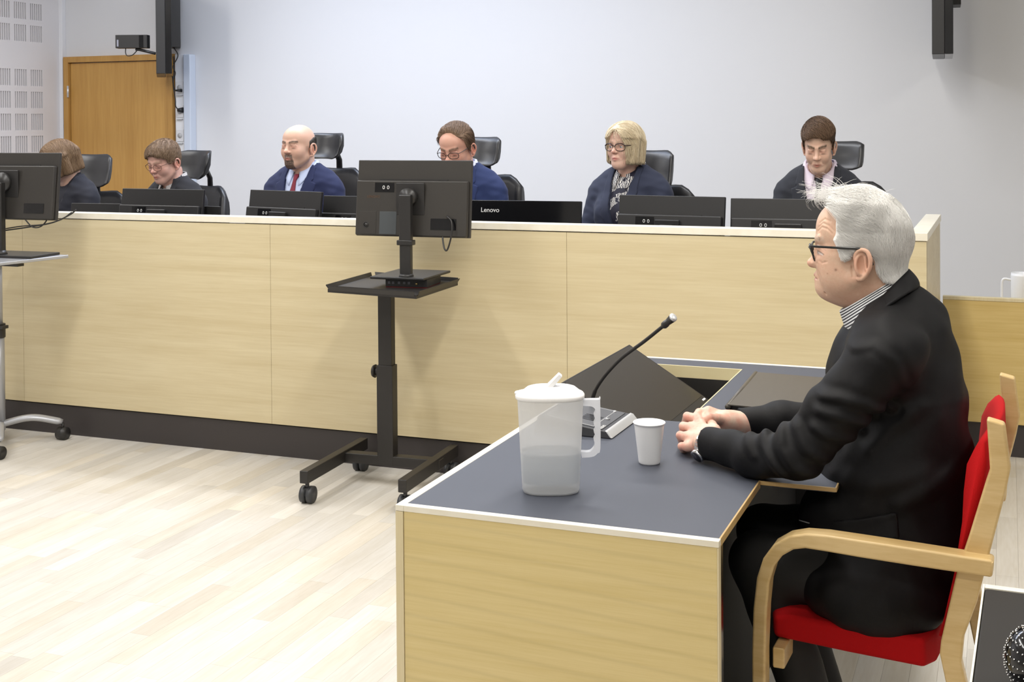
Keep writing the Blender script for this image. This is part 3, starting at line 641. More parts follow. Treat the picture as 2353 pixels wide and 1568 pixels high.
# ------------------------------------------------------------------ second desk at the lower right with its studded bag
q0 = P(2263, 1352, Z=.72)
t = empty('side_desk', (q0[0], q0[1], 0), math.radians(-1.5), label='charcoal desk top with pale rim at the lower right corner', cat='desk')
MB().box((0, -1.3, .70), (1.2, 0, .72)).build('desk_top', mat('charcoal laminate', (.024, .022, .020), .62, spec=.3), t, bevel=.004)
MB().box((-.0035, -1.3, .695), (-.0005, .018, .7205)).build('edge_lipping', LIP, t); MB().box((0, .0005, .695), (1.2, .018, .7205)).build('edge_lipping', LIP, t)
MB().box((.25, -1.2, 0), (.27, -.05, .70)).build('side_panel', BIRCHY, t)
MB().box((1.15, -1.2, 0), (1.17, -.05, .70)).build('side_panel', BIRCHY, t)
bc = P(2398, 1514, Z=.77)
t = empty('studded_bag', (bc[0], bc[1], .72), label='black round bag covered in silver studs on the side desk', cat='bag')
b = MB(); N1, N2 = 14, 40; rg = []
R3 = (.050, .050, .046)
for i in range(N1+1):
    a = -math.pi/2+math.pi*i/N1; z = R3[2]+R3[2]*math.sin(a); rr = max(.002, math.cos(a)**.8)
    rg.append([(R3[0]*rr*math.cos(2*math.pi*k/N2), R3[1]*rr*math.sin(2*math.pi*k/N2), z) for k in range(N2)])
b.loft(rg, True, True); b.build('bag_body', BLACKG, t)
b = MB()
for i in range(2, N1):
    a = -math.pi/2+math.pi*i/N1; rr = math.cos(a)**.8; n_ = int(40*rr)
    for k in range(n_):
        th = 2*math.pi*(k+.5*(i % 2))/n_; c_ = np.array([R3[0]*rr*math.cos(th), R3[1]*rr*math.sin(th), R3[2]+R3[2]*math.sin(a)]); d_ = np.array([math.cos(th)*math.cos(a), math.sin(th)*math.cos(a), math.sin(a)])
        b.tube([c_, c_+d_*.0016], [.0017, .0008], 6)
o = b.build('studs', CHROME, t); o['kind'] = 'stuff'
# ------------------------------------------------------------------ armchair
ay0 = 2.56; arz = math.radians(2.5)
def cp(x, y, Y): return P(x, y, Y=Y)
org = np.array([cp(1740, 1400, ay0)[0], ay0, 0]); t = empty('armchair', tuple(org), -arz, label='beech armchair with red upholstery under the white haired man', cat='chair')
iR = rotz(arz)
def prof(pts, Y=ay0): return [tuple((iR@(cp(x, y, Y+(x-1740)*-.00004)-org))[[0, 2]]) for x, y in pts]
CW = .56; tb_ = .038
def both(nm, pts, yoff=0., th=tb_, m=BEECH, bev=.006):
    pl = prof(pts)
    for y in (yoff, CW-th-yoff):
        MB().prism(pl, 'y', y, y+th).build(nm, m, t, bevel=bev, seg=3)
leg_f = [(1728, 1640), (1727, 1500), (1730, 1400), (1738, 1330), (1753, 1285), (1778, 1252), (1812, 1233), (1850, 1227), (1900, 1231), (1980, 1243), (2110, 1263), (2279, 1290), (2282, 1296), (2280, 1330), (2100, 1303), (1980, 1284), (1900, 1270), (1850, 1262), (1822, 1265), (1797, 1279), (1779, 1303), (1768, 1340), (1762, 1400), (1758, 1500), (1757, 1640)]
plf = prof(leg_f)
zx = lambda pts: pts
# stretch the front leg to the floor
plf = [(x, 0.0) if i in (0, len(plf)-1) else (x, z) for i, (x, z) in enumerate(plf)]
for y in (0, CW-.045): MB().prism(plf, 'y', y, y+.045).build('arm_and_front_leg', BEECH, t, bevel=.007, seg=3)
up = prof([(2264, 972), (2306, 985), (2320, 1090), (2310, 1140), (2242, 1400), (2212, 1480), (2206, 1540), (2207, 1541), (2155, 1540), (2158, 1490), (2195, 1330), (2222, 1250), (2262, 1120), (2272, 1090)])
x0, zj = up[6]; x1 = up[8][0]; up[7] = (x0+.10, 0.); up[8] = (x1+.095, 0.); up.insert(9, (x1, zj+.01))
for y in (.032, CW-.032-.03): MB().prism(up, 'y', y, y+.03).build('back_upright', BEECH, t, bevel=.005, seg=3)
# cushions
st = prof([(1758, 1412), (1800, 1410), (1900, 1428), (2150, 1472), (2153, 1548), (1955, 1508), (1760, 1466)], ay0+.085)
b = MB(); rings = []
for f_ in np.linspace(0, 1, 9):
    y = .085+f_*(CW-.170); s_ = 1-.12*abs(2*f_-1)**6; cx_ = np.mean([p[0] for p in st]); cz_ = np.mean([p[1] for p in st])
    rings.append([(cx_+(p[0]-cx_)*s_, y, cz_+(p[1]-cz_)*s_) for p in st])
b.loft(rings, True, True, True); b.build('seat', RED, t, bevel=.01, seg=3)
bk = prof([(2262, 994), (2240, 1015), (2222, 1052), (2214, 1120), (2210, 1200), (2190, 1330), (2165, 1440), (2150, 1490), (2162, 1490), (2200, 1330), (2226, 1250), (2262, 1120), (2272, 1060), (2270, 1000)], ay0+.063)
b = MB(); rings = []
for f_ in np.linspace(0, 1, 11):
    y = .063+f_*(CW-.126); s_ = 1-.10*abs(2*f_-1)**6; cx_ = np.mean([p[0] for p in bk]); cz_ = np.mean([p[1] for p in bk]); bow = .02*(1-(2*f_-1)**2)
    rings.append([(cx_+(p[0]-cx_)*s_+bow, y, cz_+(p[1]-cz_)*s_) for p in bk])
b.loft(rings, True, True, True); b.build('backrest', RED, t)
sx0, sz0 = st[6]; 
MB().box((.02, .047, sz0-.045), (.045, CW-.047, sz0-.002)).build('front_rail', BEECH, t, bevel=.004)
MB().box((x1+.01, .047, zj-.0), (x1+.03, CW-.047, zj+.03)).build('rear_rail', BEECH, t, bevel=.004)
# ------------------------------------------------------------------ implicit surfaces for people and clothes
f32 = np.float32
def nrm(v): v = np.array(v, float); return v/(np.linalg.norm(v)+1e-12)
def cap(a, b, ra, rb=None, sc=None):
    """tapered capsule; sc widens it along the three axes"""
    rb = ra if rb is None else rb; a = np.array(a, f32); b = np.array(b, f32); s = f32(1) if sc is None else np.array(sc, f32)
    a_, b_ = a/s, b/s; ab = b_-a_; L = f32(max(ab@ab, 1e-12)); ra = f32(ra); rb = f32(rb)
    C_, R_ = (a+b)/2, float(np.linalg.norm(a-b)/2+max(ra, rb)*(1 if sc is None else float(np.max(s))))
    def f(p):
        q = p/s-a_ if sc is not None else p-a_; t = np.clip(q@ab/L, 0, 1); q = q-t[:, None]*ab; return np.sqrt(np.einsum('ij,ij->i', q, q))-(ra+(rb-ra)*t)
    f.c, f.R = C_, R_
    return f
def ell(c, r, R=None):
    c = np.array(c, f32); r = np.array(r, f32); R = None if R is None else np.array(R, f32)
    def f(p):
        q = p-c
        if R is not None: q = q@R
        q = q/r; k0 = np.sqrt(np.einsum('ij,ij->i', q, q)); q = q/r; k1 = np.sqrt(np.einsum('ij,ij->i', q, q))+f32(1e-9); return k0*(k0-1)/k1
    f.c, f.R = c, float(np.max(r))
    return f
def smin(a, b, k):
    if k <= 0: return np.minimum(a, b)
    h = np.clip(.5+.5*(b-a)/k, 0, 1); return b+(a-b)*h-k*h*(1-h)
def smax(a, b, k): return -smin(-a, -b, k)
_BB = [None, 0., 0.]
class SDF:
    def __init__(s): s.ops = []
    def add(s, f, k=.01): s.ops.append((0, f, k)); return s
    def sub(s, f, k=.01): s.ops.append((1, f, k)); return s
    def chain(s, pts, rs, k=.01, sc=None):
        for i in range(len(pts)-1): s.add(cap(pts[i], pts[i+1], rs[i], rs[i+1], sc), k)
        return s
    def mod(s, f): s.ops.append((2, f, 0)); return s
    def __call__(s, p):
        d = np.full(len(p), 9., f32)
        bb = _BB[0]
        for o, f, k in s.ops:
            if bb is not None and o < 2 and hasattr(f, 'c') and math.dist(bb, f.c)-f.R > _BB[1]+_BB[2]+k: continue
            if o == 0: d = smin(d, f(p), k)
            elif o == 1: d = smax(d, -f(p), k)
            else: d = f(p, d)
        return d
def mesh_sdf(fn, lo, hi, h, marg=.03):
    """surface nets over the box lo..hi with cell h"""
    lo = np.array(lo, float); hi = np.array(hi, float); B = 4
    n = (np.ceil((hi-lo)/h/B).astype(int)+1)*B+1
    cn = (n-1)//B+1
    gx = [lo[i]+np.arange(cn[i])*h*B for i in range(3)]
    cg = np.stack(np.meshgrid(*gx, indexing='ij'), -1).reshape(-1, 3).astype(f32)
    cv = fn(cg).reshape(cn); near = np.abs(cv) < h*B*1.45
    blk = np.zeros(cn-1, bool)
    for i in (0, 1):
        for j in (0, 1):
            for k in (0, 1): blk |= near[i:cn[0]-1+i, j:cn[1]-1+j, k:cn[2]-1+k]
    V = np.empty(n, f32); V[...] = 9
    # coarse sign everywhere, fine values in near blocks
    V[...] = np.repeat(np.repeat(np.repeat(cv, B, 0), B, 1), B, 2)[:n[0], :n[1], :n[2]]
    m = np.zeros(n, bool); bi = np.argwhere(blk)
    for di in range(B+1):
        for dj in range(B+1):
            for dk in range(B+1): m[bi[:, 0]*B+di, bi[:, 1]*B+dj, bi[:, 2]*B+dk] = True
    idx = np.argwhere(m)
    G = 20; key = (idx[:, 0]//G*4096+idx[:, 1]//G)*4096+idx[:, 2]//G; od = np.argsort(key, kind='stable'); idx = idx[od]; key = key[od]
    cut = np.r_[0, np.flatnonzero(np.diff(key))+1, len(idx)]
    for a_, b_ in zip(cut[:-1], cut[1:]):
        q = idx[a_:b_]; pp = (lo+q*h).astype(f32); mn, mx_ = pp.min(0), pp.max(0)
        _BB[0] = tuple((mn+mx_)/2); _BB[1] = float(np.linalg.norm(mx_-mn)/2); _BB[2] = marg
        V[q[:, 0], q[:, 1], q[:, 2]] = fn(pp)
    _BB[0] = None
    S = V < 0
    a = m[:-1, :-1, :-1]
    cs = np.zeros(np.array(n)-1, np.int8)
    for i in (0, 1):
        for j in (0, 1):
            for k in (0, 1): cs += S[i:n[0]-1+i, j:n[1]-1+j, k:n[2]-1+k]
    act = (cs > 0) & (cs < 8); ci = np.argwhere(act); vid = np.full(np.array(n)-1, -1, np.int32); vid[act] = np.arange(len(ci))
    acc = np.zeros((len(ci), 3)); cnt = np.zeros(len(ci)); c8 = [(i, j, k) for i in (0, 1) for j in (0, 1) for k in (0, 1)]
    for ax in range(3):
        for c in c8:
            if c[ax]: continue
            d = list(c); d[ax] = 1
            va = V[ci[:, 0]+c[0], ci[:, 1]+c[1], ci[:, 2]+c[2]]; vb = V[ci[:, 0]+d[0], ci[:, 1]+d[1], ci[:, 2]+d[2]]
            x = (va < 0) != (vb < 0); t = np.where(x, va/np.where(x, va-vb, 1), 0)
            pt = np.tile(np.array(c, float), (len(ci), 1)); pt[:, ax] += t; acc[x] += pt[x]; cnt[x] += 1
    vv = lo+(ci+acc/np.maximum(cnt, 1)[:, None])*h; F = []
    for ax in range(3):
        u, w = (ax+1) % 3, (ax+2) % 3; sl0 = [slice(None)]*3; sl1 = [slice(None)]*3; sl0[ax] = slice(0, -1); sl1[ax] = slice(1, None)
        x = S[tuple(sl0)] != S[tuple(sl1)]; e = np.argwhere(x)
        ok = (e[:, u] > 0) & (e[:, w] > 0) & (e[:, u] < n[u]-1) & (e[:, w] < n[w]-1); e = e[ok]
        ins = S[e[:, 0], e[:, 1], e[:, 2]]
        def g(du, dw): q = e.copy(); q[:, u] -= du; q[:, w] -= dw; return vid[q[:, 0], q[:, 1], q[:, 2]]
        f = np.stack([g(1, 1), g(0, 1), g(0, 0), g(1, 0)], 1); f = f[(f >= 0).all(1)] if (f < 0).any() else f
        if len(f) == len(ins): f = np.where(ins[:, None], f, f[:, ::-1])
        F.append(f)
    return vv, np.vstack(F)
_TET = np.array([[1, -1, -1], [-1, -1, 1], [-1, 1, -1], [1, 1, 1]], f32)
def snoise(p, sc):
    x, y, z = (p*f32(sc)).T; return .5+.25*(np.sin(x*1.9+1.3*np.sin(y*1.1+z*.7))*np.cos(z*1.7+.9*np.sin(x*.8))+np.sin(y*2.3+1.1*np.sin(z*1.3+x)+1.7)*np.cos(x*1.2-z*.9))
def grad(fn, p, e=.002):
    p = p.astype(f32); n_ = len(p); a = fn(np.concatenate([p+t*f32(e) for t in _TET])); g = sum(a[i*n_:(i+1)*n_, None]*_TET[i] for i in range(4)); return g/(np.linalg.norm(g, axis=1)[:, None]+1e-9)
def polysdf(poly):
    """signed distance to a 2D polygon (inside negative), for hairlines and lapels"""
    v = np.array(poly, float)
    def f(q):
        d = np.full(len(q), 1e9); s = np.ones(len(q)); N = len(v); j = N-1
        for i in range(N):
            e = v[j]-v[i]; w = q-v[i]; b = w-e*np.clip(w@e/(e@e), 0, 1)[:, None]; d = np.minimum(d, (b*b).sum(1))
            c = np.stack([q[:, 1] >= v[i][1], q[:, 1] < v[j][1], e[0]*w[:, 1] > e[1]*w[:, 0]]); s = np.where(c.all(0) | (~c).all(0), -s, s); j = i
        return s*np.sqrt(d)
    return f
_tab = nrs.rand(4096).astype(f32)
def vnoise(p, sc):
    q = (p*sc).astype(f32); i = np.floor(q).astype(np.int64); f = (q-i).astype(f32); f = f*f*(3-2*f); r = 0
    for a in (0, 1):
        for b in (0, 1):
            for c in (0, 1):
                h = ((i[:, 0]+a)*73856093 ^ (i[:, 1]+b)*19349663 ^ (i[:, 2]+c)*83492791) & 4095
                r = r+_tab[h]*(f[:, 0] if a else 1-f[:, 0])*(f[:, 1] if b else 1-f[:, 1])*(f[:, 2] if c else 1-f[:, 2])
    return r
def strands_mesh(paths, r0, r1, n=3):
    """paths (N,K,3) -> vertices and quads of thin tapered tubes"""
    N, K, _ = paths.shape; T = np.gradient(paths, axis=1); T /= np.linalg.norm(T, axis=2, keepdims=True)+1e-9
    ref = np.where(np.abs(T[:, :1, 2:3]) < .8, np.array([0, 0, 1.]), np.array([1., 0, 0])); u = np.cross(T, ref); u /= np.linalg.norm(u, axis=2, keepdims=True)+1e-9; w = np.cross(T, u)
    r = np.linspace(1, 0, K)[None, :, None]; r = r1+(r0-r1)*r**.6; V = []
    for k in range(n): a = 2*math.pi*k/n; V.append(paths+r*(u*math.cos(a)+w*math.sin(a)))
    V = np.stack(V, 2).reshape(-1, 3); base = (np.arange(N)[:, None]*K+np.arange(K-1)[None])*n; F = []
    for k in range(n): k2 = (k+1) % n; F.append(np.stack([base+k, base+k2, base+n+k2, base+n+k], -1).reshape(-1, 4))
    return V, np.vstack(F)
def grow(fn, roots, dirfn, K=9, step=.008, lift=.001, lift1=.003, jit=.15, rs=None, spread=None, zlim=-9, stop=None):
    rs = rs or nrs; p = roots.astype(f32); out = [p-grad(fn, p)*.002]; N = len(p); jd = rs.normal(0, jit, (N, 3)); ln = rs.uniform(.7, 1.1, (N, 1))
    for k in range(K-1):
        g = grad(fn, p); d = dirfn(p)+jd; d -= g*(d*g).sum(1)[:, None]; d /= np.linalg.norm(d, axis=1)[:, None]+1e-9
        p = p+d*step*ln; h = lift+(lift1-lift)*(k+1)/(K-1)
        hh = h if spread is None else h*spread
        s = fn(p); p = p-grad(fn, p)*(s-hh)[:, None]; p = np.where(p[:, 2:3] < zlim, out[-1], p)
        if stop is not None: p = np.where((stop(p) > 0)[:, None], out[-1], p)
        out.append(p)
    return np.stack(out, 1)
# ------------------------------------------------------------------ heads (x forward, y left, z up, metres; eyes at z -.003, chin -.111, crown .112)
def head_sdf(q=None):
    q = q or {}; fat = q.get('fat', 0.); nose = q.get('nose', 1.); jaw = q.get('jaw', 0.); cz = q.get('cz', 0.); S = SDF()
    S.add(ell((-.010, 0, .024), (.094, .076, .088)), .0); S.add(ell((.030, 0, .044), (.057, .061, .052)), .02)
    S.add(ell((.028, 0, -.028), (.060, .058+fat, .068)), .02)
    S.add(ell((.030, 0, -.068), (.052+jaw, .047+fat, .042)), .02)
    for s in (-1, 1):
        S.add(cap((.058, s*.016, -.094+cz*.7), (.004, s*(.047+fat), -.058), .017, .020), .026)
        S.add(ell((.056, s*.036, -.028), (.029, .025, .030)), .024)
        S.add(cap((.076, s*.036, .023), (.085, s*.010, .021), .009), .012)
    S.add(ell((.066+jaw, 0, -.091+cz), (.021, .023, .021)), .026)
    mz_ = q.get('muz', -.003); S.add(ell((.078+mz_, 0, -.058), (.021, .028, .020)), .012)           # muzzle
    for s in (-1, 1): S.sub(ell((.1005, s*.032, .001), (.019, .019, .013)), .011)
    nx, nz = q.get('nosex', 0.), q.get('nosez', 0.); S.add(cap((.083, 0, .014), (.100+nx, 0, -.022+nz), .0085, .0105*nose), .010)
    S.add(ell((.100+nx+.004*nose, 0, -.025+nz), (.0125*nose, .0115*nose, .0105*nose)), .006)
    for s in (-1, 1):
        S.add(ell((.094+nx, s*.0125*nose, -.029+nz*.6), (.011, .0075, .0085)), .005)
        S.sub(ell((.101+nx, s*.006, -.0385+nz), (.005, .0035, .004)), .003)
    lid = q.get('lid', .5)
    for s in (-1, 1):
        S.add(ell((.073, s*.0315, -.002), (.0148, .0165, .0142)), .005)
        if lid > 0:                                                   # slit between the lids shows the eyeball
            zz = -.002-.004*(1-lid); S.sub(ell((.089, s*.0315, zz), (.010, .0125, .0062*lid)), .0015)
        S.add(cap((.0865, s*.020, .0085), (.080, s*.044, .0075), .0022), .005)
        S.add(cap((.084, s*.022, -.0135), (.079, s*.040, -.0135), .0022), .008)
    S.add(cap((.088+mz_, -.019, -.0600), (.0985+mz_, 0, -.0570), .0034, .0045), .004); S.add(cap((.088+mz_, .019, -.0600), (.0985+mz_, 0, -.0570), .0034, .0045), .004)
    S.add(cap((.087+mz_, -.016, -.0665), (.0960+mz_, 0, -.0680), .0036, .0052), .004); S.add(cap((.087+mz_, .016, -.0665), (.0960+mz_, 0, -.0680), .0036, .0052), .004)
    for s in (-1, 1): S.sub(cap((.098, s*.017, -.036), (.084, s*.030, -.060), .0016), .008)
    S.sub(cap((.0945+mz_, -.024, -.0640), (.1030+mz_, 0, -.0625), .0016), .0025); S.sub(cap((.0945+mz_, .024, -.0640), (.1030+mz_, 0, -.0625), .0016), .0025)
    es = q.get('ear', 1.); ex, ez = q.get('earpos', (-.012, -.020))
    for s in (-1, 1):
        def E(x, z, o): return (ex+x*es, s*(.0735+fat*.4+o), ez+z*es)
        S.add(ell(E(.0, 0, .004), (.016*es, .009, .028*es), rotz(s*.35)), .004)
        S.sub(ell(E(-.001, .0, .0125), (.0115*es, .0085, .020*es), rotz(s*.35)), .003)
        ring = [E(.014, .006, .004), E(.013, .020, .007), E(.003, .030, .010), E(-.010, .028, .014), E(-.017, .014, .017), E(-.0165, -.003, .016), E(-.010, -.018, .011), E(.0, -.029, .005), E(.008, -.030, .001)]
        rr = np.array([.0030, .0034, .0036, .0038, .0040, .0036, .0034, .0050, .0045])*es
        rg_ = bez(ring, 3); r_i = np.interp(np.linspace(0, len(ring)-1, len(rg_)), range(len(ring)), rr)
        for i in range(len(rg_)-1): S.add(cap(rg_[i], rg_[i+1], r_i[i], r_i[i+1]), .0025)
        S.add(cap(E(-.006, .014, .008), E(-.008, -.010, .009), .0026*es), .004)     # antihelix
        S.add(cap(E(.013, .002, .004), E(.011, -.008, .005), .0032*es), .004)       # tragus
    nk = q.get('neck', ((-.024, 0, -.05), (-.052, 0, -.20), .056, .062)); S.add(cap(nk[0], nk[1], nk[2], nk[3]), .02)
    S.neck_i = len(S.ops)-1; return S
def scalp_sdf(hs, q=None):
    S = SDF(); S.ops = [o for i, o in enumerate(hs.ops[:4])]+[hs.ops[hs.neck_i]]+([o for o in hs.ops[hs.neck_i+1:hs.neck_i+2]] if q else []); return S
def bell(d, w): return np.exp(-(d/w)**2)
def skin_color(p, base, q):
    x, y, z = p.T; ay = np.abs(y); c = np.tile(np.array(base, float), (len(p), 1))
    red = .28*bell(np.hypot(np.hypot(x-.078, ay-.040), z+.028), .024)+.7*bell(np.hypot(np.hypot(x-.108, y), z+.028), .014)+.5*(ay > .074)*bell(z+.02, .035)*(x > -.06)*(x < .02)
    n = vnoise(p, 55)*.6+vnoise(p, 160)*.4; red = red*q.get('red', 1.)+(n-.5)*.35
    c *= 1+red[:, None]*np.array([.06, -.22, -.24])
    lip = bell(z+.0625, .0075)*bell(ay, .019)*(x > .074); lip = np.clip(lip*1.25, 0, 1)*.85; c = c*(1-lip[:, None])+np.array(q.get('lip', (.45, .14, .11)))*lip[:, None]
    if 'brow' in q:
        t = np.clip((ay-.014)/.034, 0, 1); zb = .0225+.006*np.sin(t*2.2)-.002*t; b = bell(z-zb, .0050)*(ay > .010)*(ay < .050)*(x > .045)*(.6+.4*(vnoise(p, 600) > .4)); b = np.clip(b*1.5, 0, 1)*q.get('browk', .85)
        c = c*(1-b[:, None])+np.array(q['brow'])*b[:, None]
    sl = bell(z+.004+.006*(1-q.get('lid', .5))+.12*(ay-.0315)**2*60, .0017)*bell(ay-.0315, .014)*(x > .07)*(x < .095); c = c*(1-.85*sl[:, None])
    sk = bell(np.hypot((ay-.030)*.7, z-.001), .016)*(x > .05)*(x < .1)+.5*bell(z+.063, .0016)*bell(ay, .022)*(x > .07)+.3*bell(np.hypot(ay-.022, z+.042), .006)*(x > .06); c = c*(1-.34*sk[:, None]*np.array([.75, 1, 1]))  # shade painted into eye sockets, mouth line and nose folds
    if 'beard' in q:
        g = q['beard'](p); c = c*(1-g[:, None])+np.array(q['bcol'])*g[:, None]
    return np.clip(c, 0, 1)
SKIN = mat('skin', (.7, .45, .34), .48, attr='col', sss=.12, bump=.12, bscale=420)
HAIRM = mat('hair', (.3, .2, .1), .5, attr='col', spec=.35)
WHITEHAIR = mat('white hair', (.8, .78, .73), .45, attr='col', spec=.4)
_N, _L = nt(WHITEHAIR); _pb = _N['Principled BSDF']; _tl = _N.new('ShaderNodeBsdfTranslucent'); _mx = _N.new('ShaderNodeMixShader'); _mx.inputs[0].default_value = .10; _pb.inputs['Sheen Weight'].default_value = .5; _pb.inputs['Sheen Roughness'].default_value = .5
_L.new(_N['Attribute'].outputs['Color'], _tl.inputs[0]); _L.new(_pb.outputs[0], _mx.inputs[1]); _L.new(_tl.outputs[0], _mx.inputs[2]); _L.new(_mx.outputs[0], _N['Material Output'].inputs[0])
EYEW = mat('eye', (.8, .78, .76), .15, attr='col')
def frame(O, fwd, up=(0, 0, 1)):
    x = nrm(fwd); y = nrm(np.cross(up, x)); z = np.cross(x, y); M = np.eye(4); M[:3, 0] = x; M[:3, 1] = y; M[:3, 2] = z; M[:3, 3] = O; return M
def xf(M, V): return np.asarray(V)@M[:3, :3].T+M[:3, 3]
def pitchM(M, pitch, yaw=0., roll=0.):
    R = np.eye(4); R[:3, :3] = rotz(yaw)@roty(pitch)@rotx(roll); return M@R
def eye_meshes(par, M, iris, O=None, gaze=(1, 0, 0)):
    for s in (-1, 1):
        n1, n2 = 16, 20; V = []; C = []; g = nrm(gaze)
        for i in range(n1+1):
            for k in range(n2):
                a = math.pi*i/n1; b = 2*math.pi*k/n2; v = np.array([math.cos(a), math.sin(a)*math.cos(b), math.sin(a)*math.sin(b)])
                V.append(np.array([.0735, s*.0315, -.002])+v*.0125); d = math.acos(max(-1, min(1, float(v@g))))
                C.append((.02, .02, .02) if d < .17 else iris if d < .46 else (.72, .68, .66))
        F = [(i*n2+k, i*n2+(k+1) % n2, (i+1)*n2+(k+1) % n2, (i+1)*n2+k) for i in range(n1) for k in range(n2)]
        mobj('eye', npmesh('eye', xf(M, V)-(O if O is not None else 0), F, np.array(C)), EYEW, par)
def glasses(par, M, m, O, w=.027, h=.018, x=.101, r=.0014, round_=2.6, arm_z=.006, ty=.079, cz=-.004, top=1.0, wrap=.25, tilt=.12, arm_r=None):
    b = MB(); lens = []
    for s in (-1, 1):
        ring = []
        for k in range(33):
            th = 2*math.pi*k/32; c_, s_ = math.cos(th), math.sin(th); yy = w*abs(c_)**(2/round_)*np.sign(c_); zz = h*abs(s_)**(2/round_)*np.sign(s_)
            Y = s*.033+yy; ring.append(np.array([x-wrap*max(0, abs(Y)-.012)-tilt*(h-zz), Y, cz+zz]))
        rr = [r*(top if p[2] > cz+h*.3 else 1) for p in ring]; b.tube(ring, rr, 6, False); lens.append(ring)
        oy = .033+w; p0 = np.array([x-wrap*(oy-.012), s*oy, arm_z]); b.tube(bez([p0, p0+np.array([-.012, s*.006, 0]), (.03, s*ty, arm_z), (-.012, s*(ty+.004), arm_z-.001), (-.030, s*(ty+.004), arm_z-.016), (-.036, s*(ty+.002), arm_z-.034)], 5), arm_r or r*1.15, 8)
    b.tube(bez([(x, -.033+w, cz+.005), (x+.004, 0, cz+.009), (x, .033-w, cz+.005)], 5), r, 6)
    b.v = [tuple(v) for v in xf(M, np.array(b.v))-O]; g = b.build('glasses', m, par)
    for ring in lens:
        l = MB(); l.add([tuple(v) for v in xf(M, np.array(ring[:-1]))-O], [tuple(range(32))]); l.build('lens', LENS, g)
LENS = bpy.data.materials.new('spectacle lens'); LENS.use_nodes = True; N_, L_2 = nt(LENS)
_t = N_.new('ShaderNodeBsdfTransparent'); _g = N_.new('ShaderNodeBsdfGlossy'); _g.inputs['Roughness'].default_value = .03; _m = N_.new('ShaderNodeMixShader'); _m.inputs[0].default_value = .03
L_2.new(_t.outputs[0], _m.inputs[1]); L_2.new(_g.outputs[0], _m.inputs[2]); L_2.new(_m.outputs[0], N_['Material Output'].inputs[0])
def hair_obj(par, M, O, hs, poly, off, cols, name='hair', h=.003, thick=None, region=None, ns=1500, dirf=None, K=8, step=.007, lift=.0015, lift1=.004, r0=.0009, r1=.0003, jit=.15, m=None, extra=None, seed=3, box=None, ridge=.0015, zlim=-9, jmp=0.):
    """a shaped hair volume over the scalp plus fine strands, one mesh"""
    hs = scalp_sdf(hs, m is not None); rs = np.random.RandomState(seed); g2 = polysdf(poly) if poly is not None else None
    def fn(p):
        o = off(p) if callable(off) else off
        d = hs(p)-o
        if extra is not None: d = smin(d, extra(p), .012)
        a = region(p) if region is not None else g2(p[:, [0, 2]])
        d = smax(d, a, .008)
        return d+(snoise(p*np.array([1, 1, .25], f32), 700)-.5)*ridge*1.3+(snoise(p, 95)-.5)*.004
    lo, hi = box or ((-.145, -.11, -.14), (.13, .11, .16))
    V, F = mesh_sdf(fn, lo, hi, h)
    def cc(p, n): 
        k = (vnoise(p*np.array([1, 1, .4]), 220)*.5+rs.rand(len(p))*.15+vnoise(p, 60)*.35)[:, None] if n is None else n
        return np.array(cols[0])*(1-k)+np.array(cols[1])*k
    C = cc(V, None)*(1 if m is None else 0)+(0 if m is None else np.array(cols[1])*.98); Vs = [V]; Fs = [F]; Cs = [C]
    if ns:
        c_ = V[rs.choice(len(V), ns*2)]; s = hs(c_); c_ = c_[s > .002][:ns]; fs = (lambda p: hs(p)-(off(p) if callable(off) else off)) if extra is None else (lambda p: smin(hs(p)-(off(p) if callable(off) else off), extra(p), .012))
        paths = grow(fs, c_, dirf, K, step, lift, lift1, jit, rs, zlim=zlim, stop=None if g2 is None else (lambda p: g2(p[:, [0, 2]])-(.005 if m is not None else .011))); v2, f2 = strands_mesh(paths, r0, r1)
        kk = np.repeat(rs.rand(len(c_)), K*3)[:, None]; Vs.append(v2); Fs.append(f2+len(V)); Cs.append(cc(v2, kk))
    me = npmesh(name, xf(M, np.vstack(Vs))-O, np.vstack(Fs), np.vstack(Cs)); return mobj(name, me, m or HAIRM, par), fn
# ------------------------------------------------------------------ hands
def hand_sdf(S, wrist, knuckles, pips, dips, tips, thumb, rw=.026, k=.006, rf=(.0092, .0098, .0094, .0080)):
    """wrist point; four knuckles, mid joints, end joints and tips; thumb = base, joint, joint, tip"""
    w = np.array(wrist, float); S.add(cap(w, w+(np.mean(knuckles, 0)-w)*.35, rw*.80, rw*.72), .012)
    for i in range(4):
        S.add(cap(w+(np.array(knuckles[i])-w)*.25, knuckles[i], .0135, .0120), .010)
        r = rf[i]; S.add(cap(knuckles[i], pips[i], r*1.08, r), k); S.add(cap(pips[i], dips[i], r, r*.92), .0025); S.add(cap(dips[i], tips[i], r*.92, r*.80), .002)
    S.add(cap(w+(np.array(thumb[0])-w)*.3, thumb[0], .015, .0155), .012); S.add(cap(thumb[0], thumb[1], .0145, .0115), .006); S.add(cap(thumb[1], thumb[2], .0115, .0108), .003); S.add(cap(thumb[2], thumb[3], .0108, .0088), .003)
